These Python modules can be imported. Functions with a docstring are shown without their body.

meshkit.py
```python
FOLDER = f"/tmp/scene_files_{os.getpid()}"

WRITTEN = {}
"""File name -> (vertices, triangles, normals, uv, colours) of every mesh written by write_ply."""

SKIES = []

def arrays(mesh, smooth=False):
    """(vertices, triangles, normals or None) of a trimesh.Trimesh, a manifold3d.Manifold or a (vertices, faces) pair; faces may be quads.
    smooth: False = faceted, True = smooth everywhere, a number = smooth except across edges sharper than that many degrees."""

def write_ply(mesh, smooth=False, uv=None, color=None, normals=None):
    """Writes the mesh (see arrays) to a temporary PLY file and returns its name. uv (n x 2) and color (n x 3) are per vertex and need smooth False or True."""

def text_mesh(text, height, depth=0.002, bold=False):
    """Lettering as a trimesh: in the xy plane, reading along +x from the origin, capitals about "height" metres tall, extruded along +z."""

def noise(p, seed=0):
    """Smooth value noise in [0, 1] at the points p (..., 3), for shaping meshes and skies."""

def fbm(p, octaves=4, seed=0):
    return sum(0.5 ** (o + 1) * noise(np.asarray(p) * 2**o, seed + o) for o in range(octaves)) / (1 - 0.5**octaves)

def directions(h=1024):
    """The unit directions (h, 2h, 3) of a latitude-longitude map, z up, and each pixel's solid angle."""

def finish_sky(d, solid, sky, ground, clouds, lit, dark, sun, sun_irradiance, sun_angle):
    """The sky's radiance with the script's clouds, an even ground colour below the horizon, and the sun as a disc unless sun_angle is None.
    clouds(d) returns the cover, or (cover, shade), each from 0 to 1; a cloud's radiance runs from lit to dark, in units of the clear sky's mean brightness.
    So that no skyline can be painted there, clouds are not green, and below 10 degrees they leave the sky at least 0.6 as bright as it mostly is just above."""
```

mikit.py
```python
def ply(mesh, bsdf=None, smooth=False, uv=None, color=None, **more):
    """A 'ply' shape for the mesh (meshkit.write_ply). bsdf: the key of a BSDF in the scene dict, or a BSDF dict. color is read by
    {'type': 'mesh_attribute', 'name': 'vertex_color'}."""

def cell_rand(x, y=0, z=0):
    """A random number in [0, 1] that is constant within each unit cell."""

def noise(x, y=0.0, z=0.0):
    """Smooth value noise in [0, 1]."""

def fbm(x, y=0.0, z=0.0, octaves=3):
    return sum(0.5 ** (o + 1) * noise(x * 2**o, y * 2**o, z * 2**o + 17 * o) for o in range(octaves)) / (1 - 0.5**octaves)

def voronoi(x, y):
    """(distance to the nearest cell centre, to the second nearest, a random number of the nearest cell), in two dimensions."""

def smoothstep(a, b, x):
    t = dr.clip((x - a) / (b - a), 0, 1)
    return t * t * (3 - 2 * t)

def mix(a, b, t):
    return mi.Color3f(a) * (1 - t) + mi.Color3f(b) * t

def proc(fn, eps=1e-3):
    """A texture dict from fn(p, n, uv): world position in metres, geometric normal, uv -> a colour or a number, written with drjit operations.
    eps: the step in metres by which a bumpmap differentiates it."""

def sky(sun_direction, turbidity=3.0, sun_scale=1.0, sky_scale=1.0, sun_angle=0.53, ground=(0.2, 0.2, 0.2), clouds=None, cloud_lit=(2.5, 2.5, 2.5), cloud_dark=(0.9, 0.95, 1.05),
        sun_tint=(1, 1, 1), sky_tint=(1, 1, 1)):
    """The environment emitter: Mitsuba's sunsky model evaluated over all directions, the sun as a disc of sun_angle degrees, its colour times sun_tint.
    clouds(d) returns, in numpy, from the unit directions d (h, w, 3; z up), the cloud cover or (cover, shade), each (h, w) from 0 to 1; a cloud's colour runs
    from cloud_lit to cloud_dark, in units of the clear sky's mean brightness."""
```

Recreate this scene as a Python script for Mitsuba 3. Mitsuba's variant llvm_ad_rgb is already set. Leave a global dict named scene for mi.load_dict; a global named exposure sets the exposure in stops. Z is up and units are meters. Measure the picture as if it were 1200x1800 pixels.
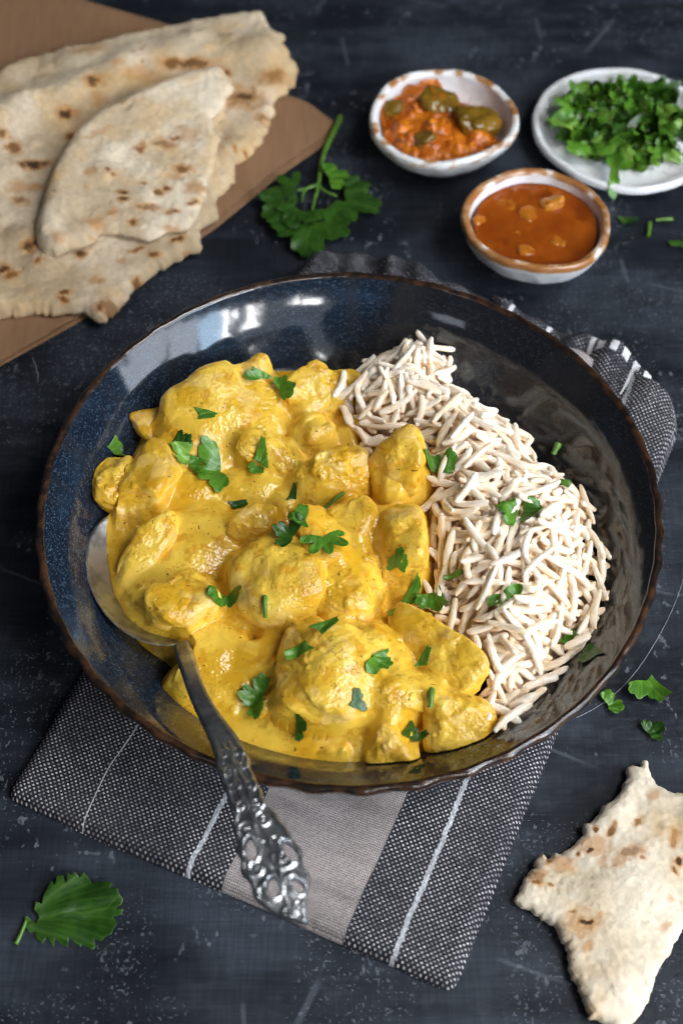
import math, numpy as np, trimesh, shapely, drjit as dr, mitsuba as mi, mikit, meshkit
from scipy.spatial import Delaunay, cKDTree
from scipy.ndimage import gaussian_filter, maximum_filter
from mikit import ply, proc, noise, fbm, voronoi, cell_rand, smoothstep, mix
T = mi.ScalarTransform4f
PI = math.pi
# ---------------------------------------------------------------- camera, light, exposure
scene, labels = {}, {}
CAM = np.array([-.003, -.300, .4905])
PITCH = math.radians(55.934)
FWD = np.array([0, math.cos(PITCH), -math.sin(PITCH)])
FOCUS = np.array([0, -.01, .042])
scene['camera'] = {'type': 'thinlens', 'fov': math.degrees(2 * math.atan(900 / 2400)), 'fov_axis': 'y',
                   'to_world': T().look_at(origin=CAM.tolist(), target=(CAM + FWD).tolist(), up=[0, 0, 1]),
                   'aperture_radius': .0030, 'focus_distance': float((FOCUS - CAM) @ FWD), 'near_clip': .01, 'far_clip': 50.0}
exposure = 0.22
scene['room_light'] = {'type': 'constant', 'radiance': {'type': 'rgb', 'value': [.030, .034, .042]}}


def window_pane(name, az, el, dist, w, h, rgb, label):
    """One glowing pane or added light panel, standing upright outside the frame and facing the table."""
    a, e = math.radians(az), math.radians(el)
    c = np.array([math.cos(a) * math.cos(e), math.sin(a) * math.cos(e), math.sin(e)]) * dist
    s = np.array([-math.sin(a), math.cos(a), 0])
    n = -c / np.linalg.norm(c)
    u = np.cross(n, s)
    u = u if u[2] > 0 else -u
    q = np.array([c - s * w / 2 - u * h / 2, c + s * w / 2 - u * h / 2, c + s * w / 2 + u * h / 2, c - s * w / 2 + u * h / 2])
    f = np.array([[0, 1, 2], [0, 2, 3]])
    if np.cross(q[1] - q[0], q[2] - q[0]) @ n < 0:
        f = f[:, ::-1]
    scene[name] = {**ply((q, f)), 'emitter': {'type': 'area', 'radiance': {'type': 'rgb', 'value': list(rgb)}}}
    labels[name] = {'label': label, 'category': 'window'}


#WINDOWS, the last ones being added light panels
window_pane('window_pane', -11, 30, 1.45, .32, .80, (4.6, 5.1, 5.8), 'rightmost tall window pane right of the table, outside the picture')
window_pane('window_pane_001', -26, 29, 1.45, .25, .80, (4.8, 5.3, 6.0), 'second tall window pane right of the table, outside the picture')
window_pane('window_pane_002', -37.5, 27, 1.45, .22, .85, (6, 8.4, 11), 'sky blue window pane beyond the right front corner of the table, outside the picture')
window_pane('window_pane_003', -44, 27, 1.45, .07, .90, (26, 26, 26), 'narrow white window strip next to the sky blue pane, outside the picture')
window_pane('window_pane_004', -53, 34, 1.45, .09, .50, (26, 26, 26), 'white window strip in front of the table, outside the picture')
window_pane('window_pane_005', -70, 42, 1.6, .07, .13, (26, 26, 26), 'small high window pane in front of the table, outside the picture')
window_pane('window_pane_006', -76, 41, 1.6, .11, .15, (26, 26, 26), 'small high window pane behind the camera, outside the picture')
window_pane('window_pane_007', -128, 38, 1.8, .30, .30, (2.0, 2.2, 2.5), 'dim window pane behind the camera on the left, outside the picture')
window_pane('window_pane_008', -14, 60, 1.4, .62, .42, (12.5, 12.6, 12.9), 'added high light panel above the right of the table, outside the picture')  # added lamp, gives more light from above; no window known there
window_pane('window_pane_009', -50, 28, 1.9, 2.0, 1.1, (.8, .84, .92), 'added wide dim light panel behind the row of tall panes, standing in for a pale curtain, outside the picture')  # added glowing panel like a curtain: soft fill and grey reflection in the glaze
#END


# ---------------------------------------------------------------- helpers
def bsdf(key, d):
    scene[key] = d
    return key


def lin(h):
    c = np.array([int(h[i:i + 2], 16) for i in (1, 3, 5)]) / 255
    return [float(x) for x in np.where(c <= .04045, c / 12.92, ((c + .055) / 1.055) ** 2.4)]


def princ(color, rough=.5, bump=None, scale=.0002, **kw):
    d = {'type': 'principled', 'base_color': color if isinstance(color, dict) else {'type': 'rgb', 'value': list(color)}, 'roughness': rough, **kw}
    if bump:
        d = {'type': 'bumpmap', 'texture': bump, 'scale': scale, 'bsdf': d}
    return {'type': 'twosided', 'bsdf': d}


def put(key, shape, label=None, cat=None, group=None, kind=None):
    assert key not in scene, key
    scene[key] = shape
    t = {k: v for k, v in (('label', label), ('category', cat), ('group', group), ('kind', kind)) if v}
    if t:
        labels[key] = t
    return key


def num(name, n):
    return name if n == 0 else f'{name}_{n:03d}'


def sstep(a, b, x):
    t = np.clip((x - a) / (b - a), 0, 1)
    return t * t * (3 - 2 * t)


def nfbm(x, y, s, o=3, seed=0, z=0.0):
    return meshkit.fbm(np.stack([np.asarray(x) / s + 31.7, np.asarray(y) / s + 11.3, np.zeros_like(np.asarray(x, float)) + z + seed * 1.37], -1), o, seed)


def ring_resample(p, h):
    p = np.asarray(p, float)
    q = np.vstack([p, p[:1]])
    d = np.r_[0, np.cumsum(np.linalg.norm(np.diff(q, axis=0), axis=1))]
    s = np.linspace(0, d[-1], max(8, int(d[-1] / h)), endpoint=False)
    return np.stack([np.interp(s, d, q[:, 0]), np.interp(s, d, q[:, 1])], 1)


def jag(p, h, amp, seed, scale=.006, smooth=0):
    """A torn outline: resampled, pushed in and out along its normal by noise."""
    q = ring_resample(p, h)
    if smooth:
        q = gaussian_filter(q, (smooth, 0), mode='wrap')
    t = np.roll(q, -1, 0) - np.roll(q, 1, 0)
    n = np.stack([t[:, 1], -t[:, 0]], 1) / np.maximum(np.linalg.norm(t, axis=1, keepdims=True), 1e-9)
    a = nfbm(q[:, 0], q[:, 1], scale, 4, seed) - .5
    return q + n * (a * 2 * amp)[:, None]


def slab(poly, top, bot, h, seed=0):
    """A closed sheet over a polygon. top(xy, d), bot(xy, d): heights; d = distance to the outline. Returns verts, faces, xy of verts."""
    if not isinstance(poly, shapely.Polygon):
        poly = shapely.Polygon(poly).buffer(0)
    if poly.geom_type != 'Polygon':
        poly = max(poly.geoms, key=lambda g: g.area)
    rings = [ring_resample(np.array(r.coords)[:-1], h) for r in [poly.exterior, *poly.interiors]]
    poly = shapely.Polygon(rings[0], rings[1:]).buffer(0)
    if poly.geom_type != 'Polygon':
        poly = max(poly.geoms, key=lambda g: g.area)
    ring = np.vstack(rings)
    x0, y0, x1, y1 = poly.bounds
    gx, gy = np.meshgrid(np.arange(x0, x1, h), np.arange(y0, y1, h * .87))
    gx = gx + (np.arange(len(gx)) % 2 * h / 2)[:, None]
    g = np.stack([gx.ravel(), gy.ravel()], 1)
    g = g + np.random.default_rng(seed).uniform(-.12, .12, g.shape) * h
    tree = cKDTree(ring)
    g = g[shapely.contains_xy(poly, g[:, 0], g[:, 1])]
    g = g[tree.query(g)[0] > .55 * h]
    p = np.vstack([ring, g])
    f = Delaunay(p).simplices
    c = p[f].mean(1)
    f = f[shapely.contains_xy(poly, c[:, 0], c[:, 1])]
    a = p[f]
    ar = (a[:, 1, 0] - a[:, 0, 0]) * (a[:, 2, 1] - a[:, 0, 1]) - (a[:, 1, 1] - a[:, 0, 1]) * (a[:, 2, 0] - a[:, 0, 0])
    f = f[np.abs(ar) > 1e-14]
    ar = ar[np.abs(ar) > 1e-14]
    f[ar < 0] = f[ar < 0][:, ::-1]
    used = np.unique(f)
    m = -np.ones(len(p), int)
    m[used] = np.arange(len(used))
    p, f = p[used], m[f]
    d = tree.query(p)[0]
    n = len(p)
    v = np.vstack([np.c_[p, top(p, d)], np.c_[p, bot(p, d)]])
    e = np.vstack([f[:, [0, 1]], f[:, [1, 2]], f[:, [2, 0]]])
    es = {(int(a_), int(b_)) for a_, b_ in e}
    side = [(a_, b_) for a_, b_ in es if (b_, a_) not in es]
    s = np.array([[a_ + n, b_ + n, b_] for a_, b_ in side] + [[a_ + n, b_, a_] for a_, b_ in side])
    return v, np.vstack([f, f[:, ::-1] + n, s]), np.vstack([p, p])


def lathe(prof, n, fn=None, close=False):
    """Surface of revolution of prof (k x 2: r, z); fn(phi, k) -> (dr, dz)."""
    prof = np.asarray(prof, float)
    k = len(prof)
    ph = np.arange(n) * 2 * PI / n
    P, K = np.meshgrid(ph, np.arange(k))
    R, Z = prof[:, :1] + 0 * P, prof[:, 1:] + 0 * P
    if fn:
        a, b = fn(P, K)
        R, Z = R + a, Z + b
    v = np.stack([R * np.cos(P), R * np.sin(P), Z], -1).reshape(-1, 3)
    i, j = np.meshgrid(np.arange(k - 1), np.arange(n), indexing='ij')
    q = np.stack([i * n + j, i * n + (j + 1) % n, (i + 1) * n + (j + 1) % n, (i + 1) * n + j], -1).reshape(-1, 4)
    return v, np.vstack([q[:, [0, 1, 2]], q[:, [0, 2, 3]]])


def smooth_profile(pts, n):
    from scipy.interpolate import PchipInterpolator, CubicSpline
    p = np.asarray(pts, float)
    d = np.r_[0, np.cumsum(np.linalg.norm(np.diff(p, axis=0), axis=1))]
    s = np.linspace(0, d[-1], n)
    return np.stack([PchipInterpolator(d, p[:, 0])(s), PchipInterpolator(d, p[:, 1])(s)], 1)


def tube(path, rad, n=8):
    p = np.asarray(path, float)
    t = np.gradient(p, axis=0)
    t /= np.linalg.norm(t, axis=1, keepdims=True)
    a = np.cross(t, [0, 0, 1.0])
    a /= np.linalg.norm(a, axis=1, keepdims=True) + 1e-12
    b = np.cross(t, a)
    ang = np.arange(n) * 2 * PI / n
    r = np.broadcast_to(rad, (len(p),))
    v = (p[:, None] + r[:, None, None] * (np.cos(ang)[None, :, None] * a[:, None] + np.sin(ang)[None, :, None] * b[:, None])).reshape(-1, 3)
    k = len(p)
    i, j = np.meshgrid(np.arange(k - 1), np.arange(n), indexing='ij')
    q = np.stack([i * n + j, i * n + (j + 1) % n, (i + 1) * n + (j + 1) % n, (i + 1) * n + j], -1).reshape(-1, 4)
    f = np.vstack([q[:, [0, 1, 2]], q[:, [0, 2, 3]]])
    v = np.vstack([v, p[:1], p[-1:]])
    jj = np.arange(n)
    f = np.vstack([f, np.c_[jj * 0 + k * n, (jj + 1) % n, jj], np.c_[jj * 0 + k * n + 1, (k - 1) * n + jj, (k - 1) * n + (jj + 1) % n]])
    return v, f[:, ::-1]


def spline(pts, n):
    from scipy.interpolate import CubicSpline
    p = np.asarray(pts, float)
    d = np.r_[0, np.cumsum(np.linalg.norm(np.diff(p, axis=0), axis=1))]
    return CubicSpline(d, p)(np.linspace(0, d[-1], n))


# ---------------------------------------------------------------- the table top
def table_color(p, n, uv):
    x, y = p.x, p.y
    streak = fbm(x * 16, y * 130, 0., 4)
    cloud = fbm(x * 24 + 5, y * 32 + 9, 3., 4)
    weave = .5 * noise(x * 1500, y * 110, 5.) + .5 * noise(x * 110, y * 1500, 6.)
    c = mix((.0085, .0108, .0150), (.036, .043, .056), smoothstep(.30, .74, .30 * streak + .70 * cloud))
    c = c * (.58 + .56 * weave)
    scuff = smoothstep(.54, .74, fbm(x * 150 + 3, y * 300, 8., 5)) * smoothstep(.40, .66, fbm(x * 13, y * 17 + 4, 2., 3))
    c = mix(c, (.080, .090, .108), .15 * scuff * (.3 + .7 * weave))
    speck = smoothstep(.70, .84, fbm(x * 420, y * 330, 1., 3)) * smoothstep(.50, .64, fbm(x * 44 + 7, y * 50, 4., 3))
    c = mix(c, (.22, .235, .26), .42 * speck)
    dust = smoothstep(.80, .88, noise(x * 1300 + 4, y * 1300, 3.)) * smoothstep(.45, .6, fbm(x * 25, y * 25 + 3, 6., 2))
    c = mix(c, (.13, .14, .16), .6 * dust)
    for k, (dx, dy, f) in enumerate(((.35, 1., 11), (-.8, .5, 7), (1., .15, 9))):
        w = (x * dx + y * dy + .012 * fbm(x * 9, y * 9, 3. * k, 2)) * f
        line = smoothstep(.013, .003, dr.abs(w - dr.floor(w) - .5)) * smoothstep(.58, .66, fbm(x * 26 + k, y * 26, 12., 2))
        c = mix(c, (.11, .12, .14), .35 * line)
    return c


bsdf('m_table', princ(proc(table_color), proc(lambda p, n, uv: .42 + .25 * fbm(p.x * 40, p.y * 90, 0., 3)),
                      proc(lambda p, n, uv: .6 * fbm(p.x * 300, p.y * 900, 0., 3) + .4 * fbm(p.x * 60, p.y * 160, 2., 2), 2e-4), .00025, specular=.22))
bx = trimesh.creation.box((1.5, 1.3, .03))
bx.apply_translation((0, .15, -.015))
put('table_top', ply(bx, 'm_table'), 'dark slate blue board with pale scuffs and scratches', None, None, 'structure')


# ---------------------------------------------------------------- napkin
NO = np.array([-.130, -.100])
NA = math.radians(66.2)
EU, EV = np.array([math.cos(NA), math.sin(NA)]), np.array([math.sin(NA), -math.cos(NA)])


PU, PV = .00110, .00104


def napkin_color(p, n, uv):
    u, v = uv.x, uv.y                                   # metres along the stripes, across them
    wob = (fbm(u * 60, v * 60, 3., 2) - .5) * .0014
    wv = v + wob
    pu, pv = PU, PV
    inb = smoothstep(.0905, .0911, wv) * smoothstep(.1391, .1385, wv)
    us = mix2(u / pu, u / (pu * .80), inb) + (fbm(u * 200, v * 300, 1., 2) - .5) * .35
    vs = mix2(wv / pv, wv / (pv * .80), inb) + (fbm(u * 250, v * 200, 2., 2) - .5) * .35
    iu, iv = dr.floor(us), dr.floor(vs)
    fu, fv = us - iu - .5, vs - iv - .5
    par = iu + iv - 2 * dr.floor((iu + iv) / 2)
    dot = smoothstep(.50, .26, dr.sqrt(fu * fu * 1.3 + fv * fv * .75)) * dr.select(par < .5, mi.Float(1), mi.Float(0))
    rnd = cell_rand(iu, iv, 3.)
    light = mix((.16, .148, .146), (.50, .47, .46), rnd) * (.65 + .5 * fbm(u * 120, v * 90, 9., 3))
    dark = mix((.010, .0105, .014), (.026, .026, .033), cell_rand(iu, iv, 8.) * .6 + .4 * noise(u * 900, v * 900, 2.))
    c = mix(dark, light, dot)
    beige = mix((.115, .095, .092), (.47, .41, .385), .25 * cell_rand(iu, iv, 5.) + .75 * smoothstep(.58, .18, dr.sqrt(fu * fu * (.7 + .6 * par) + fv * fv * (1.3 - .6 * par)))) * (.66 + .64 * fbm(u * 260, v * 30, 6., 3))
    c = mix(c, beige, inb)
    for at, wd in ((.0772, .0011), (.1575, .0011)):
        s = smoothstep(wd, wd * .6, dr.abs(wv - at + .0006 * (noise(u * 500, 0., at) - .5)))
        c = mix(c, mix((.30, .31, .32), (.62, .63, .64), noise(u * 1500, v * 2600, 4.)), s * (.55 + .45 * noise(u * 700, v * 1600, 1.)))
    s = smoothstep(.00035, .00015, dr.abs(wv - .031 - .0025 * noise(u * 45, 0., 1.))) * smoothstep(.10, .06, u)
    return mix(c, (.5, .5, .5), s * .8)


def mix2(a, b, t):
    return a * (1 - t) + b * t


def napkin_bump(p, n, uv):
    u, v = uv.x, uv.y
    inb = smoothstep(.0905, .0911, v) * smoothstep(.1391, .1385, v)
    us = mix2(u / PU, u / (PU * .80), inb)
    vs = mix2(v / PV, v / (PV * .80), inb)
    fu, fv = us - dr.floor(us) - .5, vs - dr.floor(vs) - .5
    iu, iv = dr.floor(us), dr.floor(vs)
    par = iu + iv - 2 * dr.floor((iu + iv) / 2)
    return dr.select(par < .5, 1 - 2.4 * fu * fu - 2.4 * fv * fv, .35 - fu * fv * 0) + .4 * noise(u * 2500, v * 2500, 0.)


bsdf('m_napkin', princ(proc(napkin_color), .85, proc(napkin_bump, 2e-4), .00022, sheen=.3, specular=.2))


def to_world_uv(q):
    return NO + q[:, :1] * EU + q[:, 1:2] * EV


def napkin():
    W, L = .181, .291
    out = [(0, 0), (.05, -.0005), (.1, .001), (W, .001), (W + .0015, .1), (W + .001, .2), (W + .004, .27), (W - .002, .283), (.15, L), (.10, L + .002), (.05, L - .004), (.01, L - .002), (-.001, .2), (.001, .1)]
    out = [(b, a) for a, b in out]                     # (u, v)
    q = jag(out, .0016, .0007, 5, .02, smooth=2)

    def top(p, d):
        u, v = p[:, 0], p[:, 1]
        th = .0062 + .0030 * (nfbm(u, v, .045, 3, 4) - .5) + .0009 * np.sin(v * 85 + 5 * nfbm(u, v, .09, 2, 9))
        th = th + .010 * sstep(.225, .27, u) * sstep(.10, .17, v) * (.4 + nfbm(u, v, .03, 2, 6)) + .004 * sstep(.25, .28, u) * np.sin(v * 160)
        th = th + .003 * np.exp(-((u - .05) / .03) ** 2 - ((v - .02) / .02) ** 2)
        return .0006 + th * np.clip(d / .0045, 0, 1) ** .45 + .0002

    v, f, p = slab(q, top, lambda p, d: .0006 - .0002 * np.clip(d / .004, 0, 1), .0016)
    w = to_world_uv(p)
    uv = p.copy()
    put('napkin', ply((np.c_[w, v[:, 2]], f), 'm_napkin', True, uv=uv), 'folded black and white woven cloth napkin with a beige stripe lying under the big bowl', 'napkin')
    # the loose lower layer that shows behind the bowl, with its white hem stitches
    q = jag([(.20, .02), (.25, -.008), (.280, -.013), (.297, -.012), (.304, -.006), (.312, .002), (.316, .014), (.316, .032), (.315, .05), (.313, .07), (.309, .092), (.307, .12), (.308, .135), (.306, .151), (.299, .162), (.291, .170), (.285, .178), (.272, .1835), (.258, .184), (.236, .179), (.20, .165)], .0016, .0012, 8, .03, smooth=2)

    def top2(p, d):
        u, v = p[:, 0], p[:, 1]
        w = .0045 + .0070 * sstep(.2, .285, u) * (.35 + np.sin((v - .085) * 62 + 22 * (u - .25)) ** 2 * .9)
        w = w + .0022 * sstep(.27, .30, u) * np.sin(v * 330 + 9 * nfbm(u, v, .03, 2, 5))
        return .0006 + w * np.clip(d / .006, 0, 1) ** .5

    v, f, p = slab(q, top2, lambda p, d: .0004 + 0 * d, .0016)
    w = to_world_uv(p)
    put('napkin__loose_fold', ply((np.c_[w, v[:, 2] + .0001], f), 'm_napkin_back', True, uv=p))


def napkin_back(p, n, uv):
    u, v = uv.x, uv.y
    pu = .00112
    us, vs = u / pu + (fbm(u * 200, v * 300, 1., 2) - .5) * .4, v / (pu * 1.1) + (fbm(u * 250, v * 200, 2., 2) - .5) * .4
    iu, iv = dr.floor(us), dr.floor(vs)
    fu, fv = us - iu - .5, vs - iv - .5
    par = iu + iv - 2 * dr.floor((iu + iv) / 2)
    dot = smoothstep(.40, .2, dr.sqrt(fu * fu + fv * fv)) * dr.select(par < .5, mi.Float(1), mi.Float(0)) * (.15 + .85 * smoothstep(.3, .7, fbm(u * 420, v * 210, 7., 2)))
    c = mix(mix((.010, .012, .015), (.03, .03, .036), cell_rand(iu, iv, 8.)), mix((.25, .23, .23), (.55, .52, .51), cell_rand(iu, iv, 3.)), dot)
    for at in (.093, .1125, .134, .156):
        c = mix(c, (.62, .60, .60), .8 * smoothstep(.0011, .0007, dr.abs(v - at + .0008 * (noise(u * 300, 0., at) - .5))))
    tab = smoothstep(.2935, .295, u + .6 * dr.maximum(v - .150, 0.)) * dr.select(v - dr.floor(v / .0062) * .0062 < .0034, mi.Float(1), mi.Float(0)) * smoothstep(.132, .134, v) * smoothstep(.172, .17, v)
    return mix(c, (.56, .545, .545), tab)


bsdf('m_napkin_back', princ(proc(napkin_back), .85, proc(lambda p, n, uv: noise(uv.x * 1400, uv.y * 1300, 0.), 2e-4), .0004, sheen=.3, specular=.2))
napkin()

# ---------------------------------------------------------------- the big bowl
BZ = .006                                              # it stands on the napkin
INNER = [(.0, .0125), (.05, .0127), (.070, .0142), (.083, .019), (.0915, .0255), (.0985, .0328), (.1030, .0386), (.1063, .0436), (.1092, .0474), (.1130, .0514), (.1172, .0554)]
RIM = [(.1172, .0554), (.1180, .0562), (.1189, .0565), (.1198, .0561), (.1204, .0550), (.1203, .0534), (.1192, .0518)]
OUTER = [(.1192, .0518), (.1165, .0470), (.1125, .0390), (.1060, .0290), (.0970, .0190), (.0850, .0115), (.0700, .0085), (.0640, .0080), (.0630, .0066), (.0600, .0064), (.0580, .0080), (.0, .0082)]
NF = 46


def flute(P):
    return np.cos(NF * P + 1.3 * np.sin(3 * P) + .7 * np.sin(7 * P + 1)) * (.75 + .35 * np.sin(5 * P + 2) - .25 * np.sin(P))


def bowl_wave(P):
    return .0006 * np.sin(3 * P + 1) + .0004 * np.sin(5 * P)


def build_bowl():
    pi_ = smooth_profile(INNER, 90)
    pr = smooth_profile(RIM, 26)
    po = smooth_profile(OUTER, 70)
    n = NF * 14

    def f_in(P, K):
        t = sstep(.105, .1172, pi_[K, 0])
        return .00015 * t * flute(P), t * bowl_wave(P) + .0001 * t * flute(P)

    def f_rim(P, K):
        t = K / (len(pr) - 1)
        return (.00015 + .00065 * sstep(.2, 1, t)) * flute(P), bowl_wave(P) + (.0001 + .0007 * sstep(.3, .9, t)) * flute(P)

    def f_out(P, K):
        t = K / (len(po) - 1)
        k = 1 - sstep(0, .5, t)
        return (.0008 + .0005 * sstep(0, .08, t)) * (1 - sstep(.05, .5, t)) * flute(P), k * (bowl_wave(P) + .0008 * flute(P))

    vi, fi = lathe(pi_, n, f_in)
    vo, fo = lathe(po, n, f_out)
    vr, fr = lathe(pr, n, f_rim)
    # body: inside and outside joined below the rim
    put('serving_bowl__body', ply((np.vstack([vi, vo]), np.vstack([fi, fo + len(vi)])), 'm_glaze', True))
    cr = np.clip(.5 + .5 * flute(np.arctan2(vr[:, 1], vr[:, 0])), 0, 1)
    put('serving_bowl__rim', ply((vr, fr), 'm_rim', True, uv=np.c_[cr, np.repeat(np.linspace(0, 1, len(pr)), n)]), 'scalloped rim where the glaze breaks to rust brown')
    labels['serving_bowl'] = {'label': 'big dark blue speckled glazed bowl with a scalloped brown rim, full of curry and rice', 'category': 'bowl'}


def glaze(p, n, uv):
    x, y, z = p.x, p.y, p.z
    g = fbm(x * 1500, y * 1500, z * 1500, 2)
    g2 = noise(x * 2600, y * 2600, z * 2600)
    patch = smoothstep(.30, .62, fbm(x * 26 + 2, y * 26, z * 20, 3) + 2.6 * x)
    base = mix((.0055, .0100, .0185), (.0075, .0082, .0105), patch)
    spk = mix((.076, .115, .158), (.040, .042, .048), patch)
    c = mix(base, spk, smoothstep(.50, .78, .6 * g + .4 * g2) * .55)
    cloud = smoothstep(.5, .8, fbm(x * 50, y * 50, z * 120, 3))
    c = mix(c, mix((.018, .036, .064), (.016, .0155, .016), patch), .45 * cloud)
    a = dr.atan2(y, x)
    drip = smoothstep(.52, .75, fbm(a * 9, z * 30, 4., 3)) * smoothstep(.030, .050, z)
    return mix(c, (.024, .022, .022), .35 * drip)


def rim_color(p, n, uv):
    k = fbm(p.x * 260, p.y * 260, p.z * 400, 3)
    c = mix((.010, .0065, .0048), (.050, .022, .010), smoothstep(.35, .75, k))
    c = mix(c, (.21, .080, .022), smoothstep(.40, .75, k) * smoothstep(.66, .80, uv.y + .12 * (k - .5)))
    return c


bsdf('m_glaze', princ(proc(glaze), .10, proc(lambda p, n, uv: fbm(p.x * 70, p.y * 70, p.z * 70, 3), 3e-4), .00022, specular=.62))
bsdf('m_rim', princ(proc(rim_color), .16, proc(lambda p, n, uv: fbm(p.x * 200, p.y * 200, p.z * 200, 3), 3e-4), .0003, specular=.6))
build_bowl()
_ip = smooth_profile(INNER + RIM[1:3], 200)


def bowl_z(r):
    return np.interp(r, _ip[:, 0], _ip[:, 1])


def bowl_r(z):
    return np.interp(z, _ip[:, 1], _ip[:, 0])


# ---------------------------------------------------------------- curry: sauce and chicken
def curry_color(p, n, uv):
    x, y, z = p.x, p.y, p.z
    a = fbm(x * 75, y * 75, z * 75, 3)
    b = fbm(x * 240 + 3, y * 240, z * 240, 3)
    c = mix((.60, .335, .018), (.745, .485, .058), smoothstep(.3, .7, a))
    c = mix(c, (.52, .225, .007), .66 * smoothstep(.50, .75, b))
    c = mix(c, (.85, .61, .14), .34 * smoothstep(.58, .80, fbm(x * 190, y * 190 + 7, z * 190, 3)))
    s = smoothstep(.66, .80, noise(x * 1500, y * 1500, z * 1500)) * smoothstep(.45, .65, fbm(x * 130, y * 130 + 2, z * 130, 2))
    c = mix(c, (.42, .18, .012), .5 * s)
    s2 = smoothstep(.90, .93, noise(x * 760 + 9, y * 760, z * 760)) * smoothstep(.40, .5, noise(x * 90, y * 90, z * 90))
    return mix(c, (.09, .035, .008), .8 * s2)


def curry_bump(p, n, uv):
    x, y, z = p.x, p.y, p.z
    return .6 * fbm(x * 420, y * 420, z * 420, 3) + .4 * noise(x * 1300, y * 1300, z * 1300)


def chicken_color(p, n, uv):
    x, y, z = p.x, p.y, p.z
    c = curry_color(p, n, uv)
    k = fbm(x * 120 + 40, y * 120, z * 120, 3)
    c = mix(c, (.80, .60, .26), .30 * smoothstep(.52, .72, k))
    fib = noise(x * 260 + 3 * y * 300, y * 1500, z * 900)
    c = mix(c, (.62, .40, .13), .18 * smoothstep(.58, .8, fib) * smoothstep(.50, .62, k))
    return mix(c, (.56, .31, .02), .32 * smoothstep(.60, .74, fbm(x * 95, y * 95 + 13, z * 95, 3)))


bsdf('m_curry', princ(proc(chicken_color), .30, proc(curry_bump, 1.5e-4), .00070, specular=.5, flatness=.55))
bsdf('m_sauce', princ(proc(curry_color), .18, proc(curry_bump, 1.5e-4), .00045, specular=.5, flatness=.5))
LEVEL = .0340
SPOON_TIP, SPOON_NECK, SPOON_ROLL = (*(-0.0858, 0.0119), .0350), (*(-0.0640, -0.0539), .0385), -.16
SPOON_W, SPOON_D = .0265, .0115


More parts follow.
